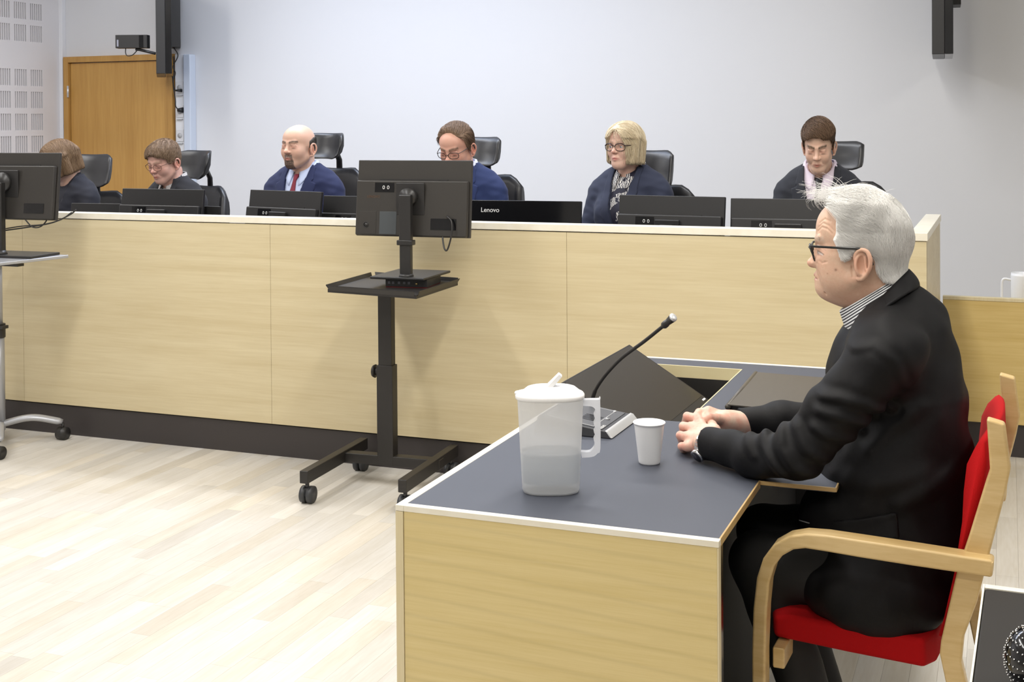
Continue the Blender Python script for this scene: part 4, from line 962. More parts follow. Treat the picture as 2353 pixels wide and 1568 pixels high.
# ================================================================== people behind the bench
def fabric(name, c, bump=.25, sheen=.1, rough=.85, **k): return mat(name, c, rough, bump=bump, bscale=900, sheen=sheen, **k)
def suit_person(name, label, O, yaw=0., pitch=0., hyaw=0., roll=0., skin=(.66, .42, .32), hq=None, jacket=(.02, .03, .1), shirt=(.6, .65, .8), tie=None, sh=1.0,
                wide=1., kind='suit', head_scale=1., lean=.0, blouse=None, iris=(.10, .16, .22), gaze=(1, 0, 0), vcut=.062, nofront=False):
    hq = hq or {}; base = np.array([O[0], O[1], .15]); root = empty('person', tuple(base), label=label, cat='person')
    fwd = (math.sin(yaw), -math.cos(yaw), 0)
    MH = pitchM(frame(O, fwd), pitch, hyaw, roll); MH[:3, :3] *= head_scale; MH[:3, 1] *= hq.get('hw', 1.)
    sz = head_scale
    # neck base in world, body frame hangs from it
    nb = xf(pitchM(frame(O, fwd), pitch*.35), np.array([[-.045, 0, -.124]]))[0]*1.
    B = frame(nb, (fwd[0], fwd[1], 0)); Rl = np.eye(4); Rl[:3, :3] = roty(lean); B = B@Rl
    iB = np.linalg.inv(B); iH = np.linalg.inv(MH); hq = dict(hq)
    nb_h = (np.append(nb, 1)@iH.T)[:3]; hq['neck'] = ((-.024, 0, -.05), tuple(nb_h+np.array([0, 0, -.02])), hq.get('nr', .052), hq.get('nr', .052)+.006)
    hs = head_sdf(hq)
    # torso (body frame: x forward, y left, z up, origin at the neck base)
    T = SDF(); w_ = wide
    T.add(ell((.0, 0, -.19), (.118, .150*w_, .18))); T.add(cap((-.012, -.100*w_, -.078), (-.012, .100*w_, -.078), .060), .05)
    T.add(cap((-.02, 0, .02), (-.018, -.13*w_, -.065), .040, .034), .04); T.add(cap((-.02, 0, .02), (-.018, .13*w_, -.065), .040, .034), .04)
    T.add(ell((.012, 0, -.39), (.13, .15*w_, .17)), .05); T.add(ell((-.01, 0, -.56), (.13, .165*w_, .10)), .05)
    if kind == 'woman': 
        for s in (-1, 1): T.add(ell((.085, s*.065, -.20), (.06, .065, .065)), .04)
    A = SDF(); wr = {}
    for s in (-1, 1):
        A.add(cap((-.01, s*.155*w_, -.105), (.045, s*.192*w_, -.315), .050, .045), .0 if s < 0 else 0); A.add(cap((.045, s*.192*w_, -.315), (.27, s*.13, -.325), .044, .031), .02); wr[s] = (.285, s*.125, -.322)
    both_ = lambda p: smin(T(p), A(p), .02)
    # body: head and neck, torso core, hands, legs
    core = SDF().add(lambda p: both_(p)+.012).add(cap((0, 0, -.06), (-.02, 0, .06), .05), .02)
    legs = SDF()
    for s in (-1, 1): legs.add(cap((0, s*.09, -.60), (.40, s*.11, -.58), .085, .06), .02).add(cap((.40, s*.11, -.58), (.40, s*.11, -1.0), .055, .04), .02)
    def leg_scale(p): return legs(p)
    Vh, Fh = mesh_sdf(hs, (-.125, -.105, -.17), (.135, .105, .125), .0024)
    Ch = skin_color(Vh, skin, hq)
    Vb, Fb = mesh_sdf(core, (-.20, -.34, -.70), (.32, .34, .06), .014)
    Hd = SDF()
    for s in (-1, 1):
        w0 = np.array(wr[s]); kn = [w0+(.075, -s*(.028-.018*i), .002) for i in range(4)]
        hand_sdf(Hd, w0, kn, [k_+(.035, 0, -.006) for k_ in kn], [k_+(.055, 0, -.020) for k_ in kn], [k_+(.065, 0, -.036) for k_ in kn], [w0+(.03, -s*.035, -.004), w0+(.055, -s*.045, -.012), w0+(.075, -s*.047, -.018), w0+(.09, -s*.046, -.022)])
    Vd, Fd = mesh_sdf(Hd, (.24, -.20, -.39), (.40, .20, -.27), .005)
    loc = lambda V, M: xf(M, V)-base
    allV = np.vstack([loc(Vh, MH), loc(Vb, B), loc(Vd, B)]); allF = np.vstack([Fh, Fb+len(Vh), Fd+len(Vh)+len(Vb)])
    allC = np.vstack([Ch, np.tile(skin, (len(Vb)+len(Vd), 1))])
    mobj('body', npmesh('body', allV, allF, allC), SKIN, root)
    eye_meshes(root, MH, iris, base, gaze)
    # trousers
    legmod = SDF().add(lambda p: legs(p)).add(ell((-.01, 0, -.57), (.125, .165*w_, .09)), .04)
    Vt, Ft = mesh_sdf(legmod, (-.18, -.24, -1.06), (.50, .24, -.46), .016)
    zmin = (loc(Vt, B))[:, 2].min()
    Lt = loc(Vt, B); Lt[:, 2] = np.where(Lt[:, 2] < .35, (Lt[:, 2]-zmin)/(.35-zmin)*(.35-.04)+.04, Lt[:, 2])
    mobj('trousers', npmesh('trousers', Lt, Ft), fabric('dark trousers', (.015, .015, .02)), root)
    sb = MB()
    for s in (-1, 1):
        c0 = xf(B, [[.40, s*.11, 0]])[0]; sb.loft([[c0+rotz(0)@np.array(B[:3, 0]*a_+B[:3, 1]*b_)+(0, 0, z_-c0[2]+.15) for a_, b_ in ((-.06*k, -.04*k), (-.06*k, .04*k), (.06*k, .045*k), (.15*k, .035*k), (.17*k, 0), (.15*k, -.035*k), (.06*k, -.045*k))] for z_, k in ((0, 1), (.03, 1), (.06, .8), (.09, .4))], True, True)
    sb.v = [tuple(np.array(v)-base) for v in sb.v]; sb.build('shoes', BLACK, root)
    wn = lambda p, a=.004: (snoise(p, 16)-.5)*a*1.3+(snoise(p*np.array([1, 1, 2.2], f32), 30)-.5)*a
    rel = lambda V: loc(V, B)
    neckhole = cap((-.012, 0, -.05), (-.03, 0, .12), .064, .066)
    # shirt
    bcol = MATS[blouse] if blouse else fabric('shirt '+name, shirt, .1, 0, .7)
    Sh = lambda p: smax(both_(p)-.003, -cap((0, 0, -.02), (-.02, 0, .14), .052)(p), .006)
    Vs, Fs = mesh_sdf(Sh, (-.17, -.25, -.50), (.20, .25, .07), .0065)
    so = mobj('shirt', npmesh('shirt', rel(Vs), Fs), bcol, root)
    if kind == 'suit' or kind == 'woman':
        # folded collar: a band round the neck with two points at the front
        cb_ = MB(); n = 36; r1, r2 = .0600, .071
        rows_ = []
        for j, (rr, ztop) in enumerate(((r1, .040), (r2*.96, .040), (r2+.002, .004), (r2+.008, -.018))):
            row = []
            for k in range(n+1):
                a = math.radians(14)+(2*math.pi-math.radians(28))*k/n; fr = max(0, math.cos(a)); ex_ = (0, 0, 1, 1)[j]
                x_ = -.024+rr*1.0*math.cos(a)+fr*.026+ex_*fr**6*.012; y_ = rr*math.sin(a)*1.0+ex_*np.sign(math.sin(a))*fr**8*.010
                z_ = ztop-fr*.050-.002-ex_*fr**6*.024+(1-fr)*.008; row.append((x_, y_, z_))
            row = np.array(row, f32)
            for _ in range(3):
                dd = both_(row)-(.0045+.0015*j); row = np.where(dd[:, None] < 0, row-grad(both_, row)*dd[:, None], row)
            rows_.append([tuple(v) for v in row])
        cb_.loft(rows_, False, False); cb_.v = [tuple(v) for v in rel(np.array(cb_.v))]; o = cb_.build('collar', bcol, root); sd = o.modifiers.new('solid', 'SOLIDIFY'); sd.thickness = .002
    # jacket: shell cut open at the front in a V, collar and lapels laid on top
    V0 = vcut
    def wedge(p):                                                     # <0 inside the open V
        half = np.interp(p[:, 2], [-.36, -.32, -.03, .03], [.0, .010, V0, V0+.012]); return np.maximum(np.abs(p[:, 1])-half, -(p[:, 0]-(-.01)))
    def jk(p):
        d = smin(T(p)-.013, A(p)-.012, .03)+wn(p, .006); d = smax(d, -wedge(p), .004); d = smax(d, -neckhole(p), .006); d = smax(d, p[:, 2]-.035, .006); return smax(d, -(T(p)+.004) if False else d, 0)
    Vj, Fj = mesh_sdf(jk, (-.20, -.34, -.62), (.33, .34, .06), .0075)
    jm = fabric('jacket '+name, jacket, .3, .05)
    mobj('jacket', npmesh('jacket', rel(Vj), Fj), jm, root)
    if kind == 'suit' or kind == 'woman':
        for s in (-1, 1):
            if kind == 'suit': lp = polysdf([(s*(V0+.004), .03), (s*(V0+.030), .010), (s*(V0+.040), -.050), (s*(V0+.030), -.058), (s*(V0+.058), -.070), (s*(V0+.044), -.16), (s*.012, -.33), (s*.004, -.33), (s*V0, -.03)])
            else: lp = polysdf([(s*(V0+.0), .03), (s*(V0+.030), .02), (s*(V0+.036), -.10), (s*.045, -.33), (s*.010, -.33), (s*V0, -.03)])
            def lf(p): 
                d = T(p)-.0175; d = smax(d, lp(p[:, [1, 2]]), .003); d = smax(d, -(p[:, 0]+.0), .003); return smax(smax(d, -(T(p)-.008), .001), -neckhole(p), .004)
            Vl, Fl = mesh_sdf(lf, (-.02, -.13, -.36), (.17, .13, .05), .005)
            mobj('lapel', npmesh('lapel', rel(Vl), Fl), jm, root)
        def cf(p):
            d = np.abs(np.linalg.norm((p-np.array([-.026, 0, 0]))[:, :2]/np.array([1., 1.03]), axis=1)-(.076-p[:, 2]*.25))-.0045
            return smax(smax(d, np.abs(p[:, 2]+.005+.0*p[:, 0]-.000)-.026, .004), p[:, 0]-.012, .006)
        Vc, Fc = mesh_sdf(cf, (-.12, -.10, -.05), (.04, .10, .05), .005); mobj('jacket_collar', npmesh('jacket_collar', rel(Vc), Fc), jm, root)
    if tie:
        tm = fabric('tie '+name, tie, .2, .1, .6); tb2 = MB()
        def surf(z, extra=.006):
            lo_, hi_ = 0., .25
            for _ in range(24):
                md = (lo_+hi_)/2
                if both_(np.array([[md, 0, z]], f32))[0]-.003 < 0: lo_ = md
                else: hi_ = md
            return lo_+extra
        rings = []
        for z, hw, th in ((-.022, .017, .010), (-.032, .0165, .012), (-.052, .011, .010), (-.058, .0105, .006), (-.12, .017, .005), (-.20, .025, .005), (-.30, .033, .005)):
            x_ = max(surf(z), .052 if z > -.06 else 0); rings.append([(x_-th*.2, -hw, z), (x_+th*.6, -hw*.6, z), (x_+th, 0, z), (x_+th*.6, hw*.6, z), (x_-th*.2, hw, z)])
        tb2.loft(rings, True, True); tb2.v = [tuple(v) for v in rel(np.array(tb2.v))]; tb2.build('necktie', tm, root)
    return root, MH, base, hs, B
def pattern_mat(name, dark, light, scale, thr=.5):
    m = bpy.data.materials.new(name); m.use_nodes = True; N, L = nt(m); b = N['Principled BSDF']; b.inputs['Roughness'].default_value = .7
    tc = N.new('ShaderNodeTexCoord'); vo = N.new('ShaderNodeTexVoronoi'); vo.inputs['Scale'].default_value = scale; L.new(tc.outputs['Object'], vo.inputs['Vector'])
    wv = N.new('ShaderNodeTexWave'); wv.inputs['Scale'].default_value = scale*1.6; wv.inputs['Distortion'].default_value = 9; wv.inputs['Detail'].default_value = 1
    mp = N.new('ShaderNodeVectorMath'); mp.operation = 'ADD'; L.new(tc.outputs['Object'], mp.inputs[0]); L.new(vo.outputs['Color'], mp.inputs[1]); L.new(mp.outputs[0], wv.inputs['Vector'])
    n = N.new('ShaderNodeTexNoise'); n.inputs['Scale'].default_value = scale*.55; L.new(tc.outputs['Object'], n.inputs['Vector'])
    g1 = N.new('ShaderNodeMath'); g1.operation = 'GREATER_THAN'; g1.inputs[1].default_value = .5; L.new(wv.outputs['Fac'], g1.inputs[0])
    g2 = N.new('ShaderNodeMath'); g2.operation = 'GREATER_THAN'; g2.inputs[1].default_value = thr; L.new(n.outputs['Fac'], g2.inputs[0])
    mu = N.new('ShaderNodeMath'); mu.operation = 'MULTIPLY'; L.new(g1.outputs[0], mu.inputs[0]); L.new(g2.outputs[0], mu.inputs[1])
    mx = N.new('ShaderNodeMix'); mx.data_type = 'RGBA'; mx.inputs[6].default_value = (*dark, 1); mx.inputs[7].default_value = (*light, 1); L.new(mu.outputs[0], mx.inputs[0]); L.new(mx.outputs[2], b.inputs['Base Color'])
    MATS[name] = m; return m
pattern_mat('leaf print blouse', (.012, .012, .03), (.72, .70, .68), 26, .50)
pattern_mat('dotted blouse', (.02, .018, .02), (.75, .72, .70), 60, .42)
FR_DARK = mat('dark tortoise', (.030, .014, .014), .25); FR_BLK = mat('black frame', (.012, .012, .012), .25); FR_BRN = mat('brown frame', (.13, .06, .04), .3)
# chairs behind the bench
def office_chair(hx, hy, Yc, ztop, rz, label, pad=(.145, .17), curve=.05, tall=True, back=True, tiltp=0.):
    a = P(hx, hy, Y=Yc); t = empty('office_chair', (a[0], a[1], .15), rz, label=label, cat='chair', group=None)
    zt = a[2]-.15; pw, phh = pad                                                # zt: centre height of the headrest over the platform
    def padm(w, h, z, cx, dep, curv, nm, th=.05, par=t, rake=.0, roll_=0.):
        b = MB(); rings = []
        for i in range(13):
            u_ = -1+2*i/12; y = w*u_; e = (1-abs(u_)**7)**.4 if abs(u_) < 1 else .25; e = max(e, .72)*(1+.10*u_*u_); r = []
            for k in range(16):
                an = 2*math.pi*k/16; c_, s_ = math.cos(an), math.sin(an)
                zz = h*abs(s_)**.55*np.sign(s_)*e; xx = th*.5*abs(c_)**.8*np.sign(c_)
                r.append((cx+xx+curv*u_*u_-rake*(zz)+.3*curv*(zz/h)**2+(roll_*(zz/h)**3), y, z+zz))
            rings.append(r)
        b.loft(rings, True, True); return b.build(nm, LEATHER, par)
    padm(pw, phh/2, zt, 0, 0, curve*1.5, 'headrest', .036, rake=.15, roll_=-.03)
    b = MB(); b.tube([(-.03, 0, zt-.02), (-.06, 0, zt-.08), (-.065, 0, zt-.22)], [.018, .02, .022], 10, flat=.6); b.build('headrest_stem', BLACK, t)
    padm(.235, .25, zt-.375 if tall else zt-.325, -.03, 0, .045, 'backrest', .07, rake=.1)
    b = MB(); b.box((-.10, -.03, .45), (-.06, .03, zt-.2)); b.build('back_support', BLACK, t, bevel=.005)
    b = MB(); rings = []
    for i in range(11):
        u_ = -1+2*i/10; e = max(.5, (1-abs(u_)**6)**.5); rings.append([(x_, .24*u_, .47+z_*e) for x_, z_ in ((-.02, -.035), (.0, .03), (.2, .04), (.40, .03), (.45, 0), (.42, -.035))])
    b.loft(rings, True, True); b.build('seat', LEATHER, t, bevel=.004)
    MB().cyl((.2, 0, .08), (.2, 0, .44), .028).build('gas_column', CHROME, t)
    for s in (-1, 1):
        b = MB(); b.tube([(.12, s*.27, .46), (.12, s*.29, .66)], .014, 8); b.build('armrest_post', BLACK, t); MB().box((.02, s*.29-.035, .66), (.26, s*.29+.035, .685)).build('armrest_pad', BLACK, t, bevel=.01)
    for k in range(5):
        an = 2*math.pi*k/5+.3; ex_, ey_ = math.cos(an), math.sin(an); b = MB(); b.tube([(.2, 0, .10), (.2+ex_*.28, ey_*.28, .075)], [.03, .016], 8); b.build('base_leg', BLACK, t)
        MB().cyl((.2+ex_*.28-ey_*.02, ey_*.28+ex_*.02, .029), (.2+ex_*.28+ey_*.02, ey_*.28-ex_*.02, .029), .028).build('caster', BLACK, t)
    return t
FD = -math.pi/2
office_chair(210, 392, 6.10, 0, FD+.15, 'black office chair behind the dark haired woman at far left', (.15, .19), .03)
office_chair(462, 378, 6.15, 0, FD-.35, 'black office chair with arched headrest behind the short haired woman', (.17, .16), .05)
office_chair(762, 335, 6.20, 0, FD-.25, 'black office chair with flared headrest behind the bald man', (.16, .14), .06)
office_chair(1108, 348, 6.15, 0, FD-.1, 'black office chair behind the man in glasses and blue suit', (.125, .15), .03)
office_chair(1495, 392, 6.15, 0, FD-.1, 'black leather office chair behind the blonde woman', (.13, .20), .03, tall=False)
office_chair(1925, 357, 6.05, 0, FD-.15, 'black office chair with short headrest behind the young man', (.125, .13), .02)
# -- 1 far left woman, mostly hidden
O = P(137, 368, Y=5.72)
r, MH, base, hs, B = suit_person('one', 'woman with brown bob and dark sweater, face hidden behind the left monitor', O, -.25, .35, -.45, hq=dict(lid=.2, brow=(.2, .13, .08)), jacket=(.012, .013, .022), shirt=(.012, .013, .022), kind='sweater', head_scale=.93, lean=.12, wide=.97)
bobpoly = [(.085, .10), (.075, .055), (.060, .03), (.055, -.02), (.050, -.095), (-.06, -.10), (-.13, -.09), (-.15, .05), (-.08, .16), (.05, .16)]
hair_obj(r, MH, base, hs, bobpoly, .014, ((.13, .075, .040), (.33, .22, .13)), ns=3000, jit=.07, zlim=-.098, dirf=lambda p: np.stack([p[:, 0]*-.5-.02, p[:, 1]*5*(p[:, 2] > .03), -np.full(len(p), .12)-np.clip(.1-p[:, 2], 0, .2)*8], 1), K=11, step=.010, lift1=.003,
         extra=SDF().add(cap((.02, .074, .03), (.035, .066, -.080), .024, .018)).add(cap((-.01, .080, .02), (-.012, .076, -.080), .028, .024)).add(cap((.0, -.078, .02), (.01, -.074, -.080), .028, .022)).add(cap((-.085, 0, .02), (-.082, 0, -.075), .045, .04)), box=((-.16, -.12, -.14), (.12, .12, .16)))
# -- 2 woman with short hair and glasses
O = P(377, 371, Y=5.80)
r, MH, base, hs, B = suit_person('two', 'woman with short brown hair and glasses in a black jacket, looking down', O, -.12, .33, .0, skin=(.70, .42, .34), hq=dict(lid=.12, brow=(.30, .2, .13), browk=.5, fat=.002, red=1.3), jacket=(.013, .013, .017), kind='woman', blouse='dotted blouse', head_scale=.95, lean=.12, vcut=.045)
shortpoly = [(.088, .062), (.07, .050), (.045, .035), (.040, .010), (.020, .0), (.004, .006), (-.020, .018), (-.034, -.005), (-.045, -.040), (-.09, -.055), (-.14, -.02), (-.14, .10), (-.05, .16), (.08, .15), (.115, .10)]
flowb = lambda p: np.stack([np.where(p[:, 2] > .06, .8, -.25), p[:, 1]*6, np.where(p[:, 2] > .075, 0, -1.)], 1)
hair_obj(r, MH, base, hs, shortpoly, lambda p: .008+.009*np.clip((p[:, 2]-.02)/.06, 0, 1), ((.13, .075, .04), (.36, .25, .16)), ns=2200, dirf=lambda p: np.stack([np.full(len(p), .75), p[:, 1]*7+.15, -.25-np.clip(.08-p[:, 2], 0, 1)*9], 1), K=8, step=.006, lift1=.005,
         extra=SDF().add(cap((.05, -.03, .083), (.098, .012, .070), .022, .012)).add(cap((.055, .035, .082), (.080, .045, .066), .020, .012)))
glasses(r, MH, FR_BRN, base, .026, .019, .104, .0013, 2.1)
# -- 3 bald man with goatee
O = P(686, 336, Y=5.80)
def goatee(p):
    x, y, z = p.T; ay = np.abs(y); n = .75+.25*(vnoise(p, 500) > .35)
    mo = np.clip((.0255+.22*np.clip(-z-.05, 0, .03)-ay)/.004, 0, 1)*np.clip((-.0385-z)/.004, 0, 1)*(x > .05)*np.clip(1-(bell(z+.063, .0065)*bell(ay, .015))*1.6, 0, 1)
    side = .30*np.clip((-.035-z)/.02, 0, 1)*(x > -.01)*(ay > .0)*(z > -.115); st = .45*bell(x-.018, .012)*(z < .0)*(z > -.06)*(ay > .05)
    return np.clip(np.maximum(mo*n*.95, np.maximum(side*.5, st*.5)), 0, 1)
def goat_mod(p, d): return d-.006*goatee(p)*(np.abs(p[:, 1]) < .035)
r, MH, base, hs, B = suit_person('three', 'bald man with dark goatee in navy suit, pale blue shirt and burgundy tie', O, .0, .02, -.12, skin=(.72, .46, .35), hq=dict(lid=.12, brow=(.12, .075, .055), browk=.95, beard=goatee, bcol=(.055, .035, .026), fat=.005, nose=1.12, jaw=.002, ear=1.05), jacket=(.011, .018, .072), shirt=(.55, .63, .86), tie=(.22, .012, .035), wide=1.12, iris=(.05, .04, .03))
fringe = [(.004, .030), (.006, -.012), (-.012, -.005), (-.030, -.010), (-.045, -.045), (-.09, -.055), (-.13, -.02), (-.13, .05), (-.085, .055), (-.03, .045)]
hair_obj(r, MH, base, hs, fringe, .0035, ((.035, .030, .028), (.12, .105, .095)), ns=1500, dirf=lambda p: np.stack([-np.ones(len(p))*.5, p[:, 1]*0, -np.ones(len(p))], 1), K=4, step=.004, lift=.001, lift1=.002, r0=.0007)
# moustache and beard strands are part of the skin colour; add the pocket square
sq = MB(); c0 = np.array([.105, .105, -.185]); sq.add([c0, c0+(-.004, .03, .0), c0+(.0, .028, .022), c0+(.004, .008, .028)], [(0, 1, 2, 3)]); sq.v = [tuple(v) for v in xf(B, np.array(sq.v))-base]; sq.build('pocket_square', fabric('pocket square', (.35, .05, .08)), r)
# -- 4 man with glasses, looking down
O = P(1049, 338, Y=5.78)
r, MH, base, hs, B = suit_person('four', 'man with glasses and thinning brown hair in blue suit, head bowed', O, -.02, .40, -.08, skin=(.72, .40, .30), hq=dict(lid=.1, brow=(.20, .12, .08), browk=.95, fat=.003, red=1.4, nose=1.08), jacket=(.015, .030, .112), shirt=(.66, .70, .86), tie=(.03, .04, .10), wide=1.12, lean=.10)
manpoly = [(.050, .108), (.052, .075), (.030, .050), (.026, .015), (.010, -.012), (.000, -.010), (-.008, .008), (-.030, .005), (-.042, -.035), (-.09, -.05), (-.14, -.02), (-.14, .10), (-.05, .16), (.06, .16)]
hair_obj(r, MH, base, hs, manpoly, lambda p: .007+.005*np.clip((p[:, 2]-.02)/.06, 0, 1), ((.10, .06, .038), (.30, .20, .13)), ns=2200, dirf=lambda p: np.stack([np.where(p[:, 2] > .07, -.9, -.5), -np.ones(len(p))*.4-p[:, 1]*2, np.where(p[:, 2] > .08, .1, -.9)], 1), K=8, step=.006, lift1=.006,
         extra=SDF().add(cap((.060, -.046, .072), (.030, -.030, .105), .010, .014)).add(cap((.075, -.028, .075), (.03, -.01, .108), .008, .012)))
glasses(r, MH, FR_BLK, base, .026, .017, .105, .0016, 2.4)
# -- 5 blonde woman
O = P(1436, 336, Y=5.90)
r, MH, base, hs, B = suit_person('five', 'blonde woman with bob and dark glasses in navy cardigan over patterned blouse', O, -.20, .0, -.10, skin=(.74, .48, .38), hq=dict(lid=.85, brow=(.36, .25, .17), browk=.5, lip=(.5, .15, .14), nose=.95), jacket=(.020, .026, .055), kind='woman', blouse='leaf print blouse', head_scale=.94, wide=1.05, vcut=.055, iris=(.16, .22, .28), gaze=(1, -.1, -.02))
def bobreg(p):
    x, y, z = p.T; face = SDF().add(ell((.082, -.002, -.022), (.076, .063, .088))).add(ell((.09, -.006, .035), (.062, .040, .050)), .02)(p); return np.maximum(-face, -(z+.088-.22*np.clip(x, -.05, .1)+.006*np.sin(y*60)))
hair_obj(r, MH, base, hs, None, lambda p: .012+.006*(p[:, 2] > .04), ((.50, .38, .23), (.84, .74, .54)), region=bobreg, ns=4200, dirf=lambda p: np.stack([np.where(p[:, 0] > .03, -.25, -.12), p[:, 1]*9*(p[:, 2] > .02), -.15-np.clip(.11-p[:, 2], 0, .2)*9], 1), K=12, step=.0125, lift=.001, lift1=.004, jit=.08, r0=.0010,
         extra=SDF().add(cap((.020, .074, .040), (.030, .072, -.080), .024, .020)).add(cap((.020, -.074, .040), (.030, -.070, -.072), .022, .016)).add(cap((-.03, .078, .02), (-.02, .076, -.085), .026, .024)).add(cap((-.03, -.078, .02), (-.02, -.076, -.085), .026, .024)).add(cap((-.085, 0, .03), (-.082, 0, -.085), .055, .045)), box=((-.17, -.13, -.14), (.13, .13, .16)), ridge=.0012, zlim=-.096)
glasses(r, MH, FR_DARK, base, .0275, .0185, .103, .0018, 2.3, top=1.5)
# -- 6 young man
O = P(1881, 334, Y=5.72)
r, MH, base, hs, B = suit_person('six', 'young man with short brown hair in dark suit and tie, looking down', O, .05, .36, -.02, skin=(.74, .49, .37), hq=dict(lid=.12, brow=(.13, .08, .05), browk=1., red=.6, jaw=.002, hw=.87), head_scale=.95, jacket=(.014, .016, .024), shirt=(.66, .58, .68), tie=(.008, .009, .012), wide=.92, lean=.08)
youngpoly = [(.096, .088), (.088, .068), (.064, .062), (.042, .050), (.036, .024), (.018, .014), (.010, -.010), (.0, -.008), (-.010, .010), (-.030, .006), (-.042, -.03), (-.09, -.045), (-.14, -.02), (-.14, .10), (-.05, .16), (.07, .16), (.11, .11)]
hair_obj(r, MH, base, hs, youngpoly, lambda p: .004+.014*np.clip((p[:, 2]-.03)/.04, 0, 1), ((.055, .030, .016), (.20, .12, .07)), ns=3600, r0=.0010, dirf=lambda p: np.stack([np.where(p[:, 2] > .03, .8, .1), p[:, 1]*3+.6, -.2-np.clip(.07-p[:, 2], 0, 1)*10], 1), K=7, step=.006, lift1=.006, jit=.2)
# ================================================================== the white haired man in the armchair
YM = 2.85
O = P(1975, 575, Y=YM); base = np.array([O[0]+.1, YM, 0.]); man = empty('person', tuple(base), label='white haired man in black jacket with glasses seated at the desk, hands clasped', cat='person')
MH = frame(O, (-1, 0, 0)); MH = pitchM(MH, 0, 0)
hq = dict(fat=.007, nose=1.0, muz=-.006, nosez=-.006, nosex=-.004, lid=.75, jaw=.004, cz=.009, ear=1.04, earpos=(-.014, -.0225), brow=(.55, .50, .44), browk=.35, red=.9, lip=(.52, .20, .15))
nbh = np.linalg.inv(MH)@np.append(P(2062, 740, Y=YM), 1)
hq['neck'] = ((-.030, 0, -.055), tuple(nbh[:3]), .060, .056)
hs = head_sdf(hq)
hs.add(ell((.020, 0, .055), (.066, .061, .056)), .02).add(ell((.016, 0, -.080), (.056, .052, .035)), .02).add(ell((.006, 0, -.092), (.045, .050, .034)), .03)
for s in (-1, 1):
    hs.add(ell((.040, s*.046, -.058), (.030, .020, .030)), .02)                                     # jowls
    hs.sub(cap((.073, s*.034, -.070), (.066, s*.038, -.092), .0012), .006)
    hs.add(cap((.0875, s*.016, .026), (.080, s*.042, .030), .0038), .006)
def onface(x, z, s=1):
    """side point of the head surface at x, z"""
    a, b_ = 0., .10
    for _ in range(22):
        m_ = (a+b_)/2
        if hs(np.array([[x, s*m_, z]], f32))[0] < 0: a = m_
        else: b_ = m_
    return (x, s*a, z)
cr = []
for s in (-1, 1):
    for line, dp in ((((.084, .042), (.074, .052), (.062, .050), (.050, .040)), .0005), (((.083, .050), (.072, .061), (.058, .057), (.046, .046)), .0005), (((.080, .060), (.068, .070), (.054, .066)), .0006), (((.086, -.037), (.079, -.050), (.075, -.062)), .0005), (((.010, -.005), (.008, -.030), (.006, -.050)), .0010), (((.080, -.021), (.072, -.024), (.062, -.021)), .0003)):
        q_ = [onface(x, z, s) for x, z in line]
        for i in range(len(q_)-1): cr.append((q_[i], q_[i+1], dp))
for a, b_, dp in cr: hs.sub(cap(a, b_, dp), .004)
Vh, Fh = mesh_sdf(hs, (-.125, -.11, -.19), (.135, .11, .125), .0017)
Ch = skin_color(Vh, (.70, .46, .33), hq)
def spot(c, r, col, k=.8):
    g = (bell(np.hypot(Vh[:, 0]-c[0], Vh[:, 2]-c[2]), r)*(Vh[:, 1] > .02))[:, None]*k; Ch[:] = Ch*(1-g)+np.array(col)*g
spot((.042, .062, -.037), .0028, (.22, .09, .05)); spot((.060, .055, -.046), .0016, (.4, .2, .13)); spot((-.003, .060, -.088), .0022, (.75, .55, .4)); spot((.066, .052, -.02), .0018, (.45, .25, .17), .6)
_q = Vh[:, [0, 2]]; _s = np.abs(Vh[:, 1]) > .018
def stroke(pl, w_, col, k_):
    dd = np.full(len(Vh), 9.)
    for a_, b_ in zip(pl[:-1], pl[1:]):
        a_, b_ = np.array(a_), np.array(b_); e_ = b_-a_; t_ = np.clip((_q-a_)@e_/(e_@e_), 0, 1); dd = np.minimum(dd, np.linalg.norm(_q-a_-t_[:, None]*e_, axis=1))
    g = (bell(dd, w_)*_s*k_)[:, None]; Ch[:] = Ch*(1-g)+np.array(col)*g
stroke([(.086, -.0035), (.079, -.004), (.072, -.0065)], .0019, (.62, .60, .58), .8); stroke([(.0875, .0005), (.080, -.0005), (.069, -.0060)], .0010, (.10, .05, .035), .85)
stroke([(.0855, -.0040), (.0835, -.0045)], .0018, (.07, .09, .11), .9); stroke([(.085, -.0080), (.074, -.0090)], .0009, (.40, .20, .15), .6); stroke([(.086, .007), (.075, .008), (.065, .003)], .0009, (.42, .24, .17), .5)
Ch *= 1-(.16*np.clip((-.045-Vh[:, 2])/.05, 0, 1)*np.clip((.06-Vh[:, 0])/.05, 0, 1))[:, None]*np.array([.6, 1, 1]); Ch = np.clip(Ch*(1+(vnoise(Vh, 300)[:, None]-.5)*np.array([.05, .12, .14])), 0, 1)  # ruddy shade painted under jaw and cheek, then random skin tone
V = [xf(MH, Vh)-base]; F = [Fh]; C = [Ch]
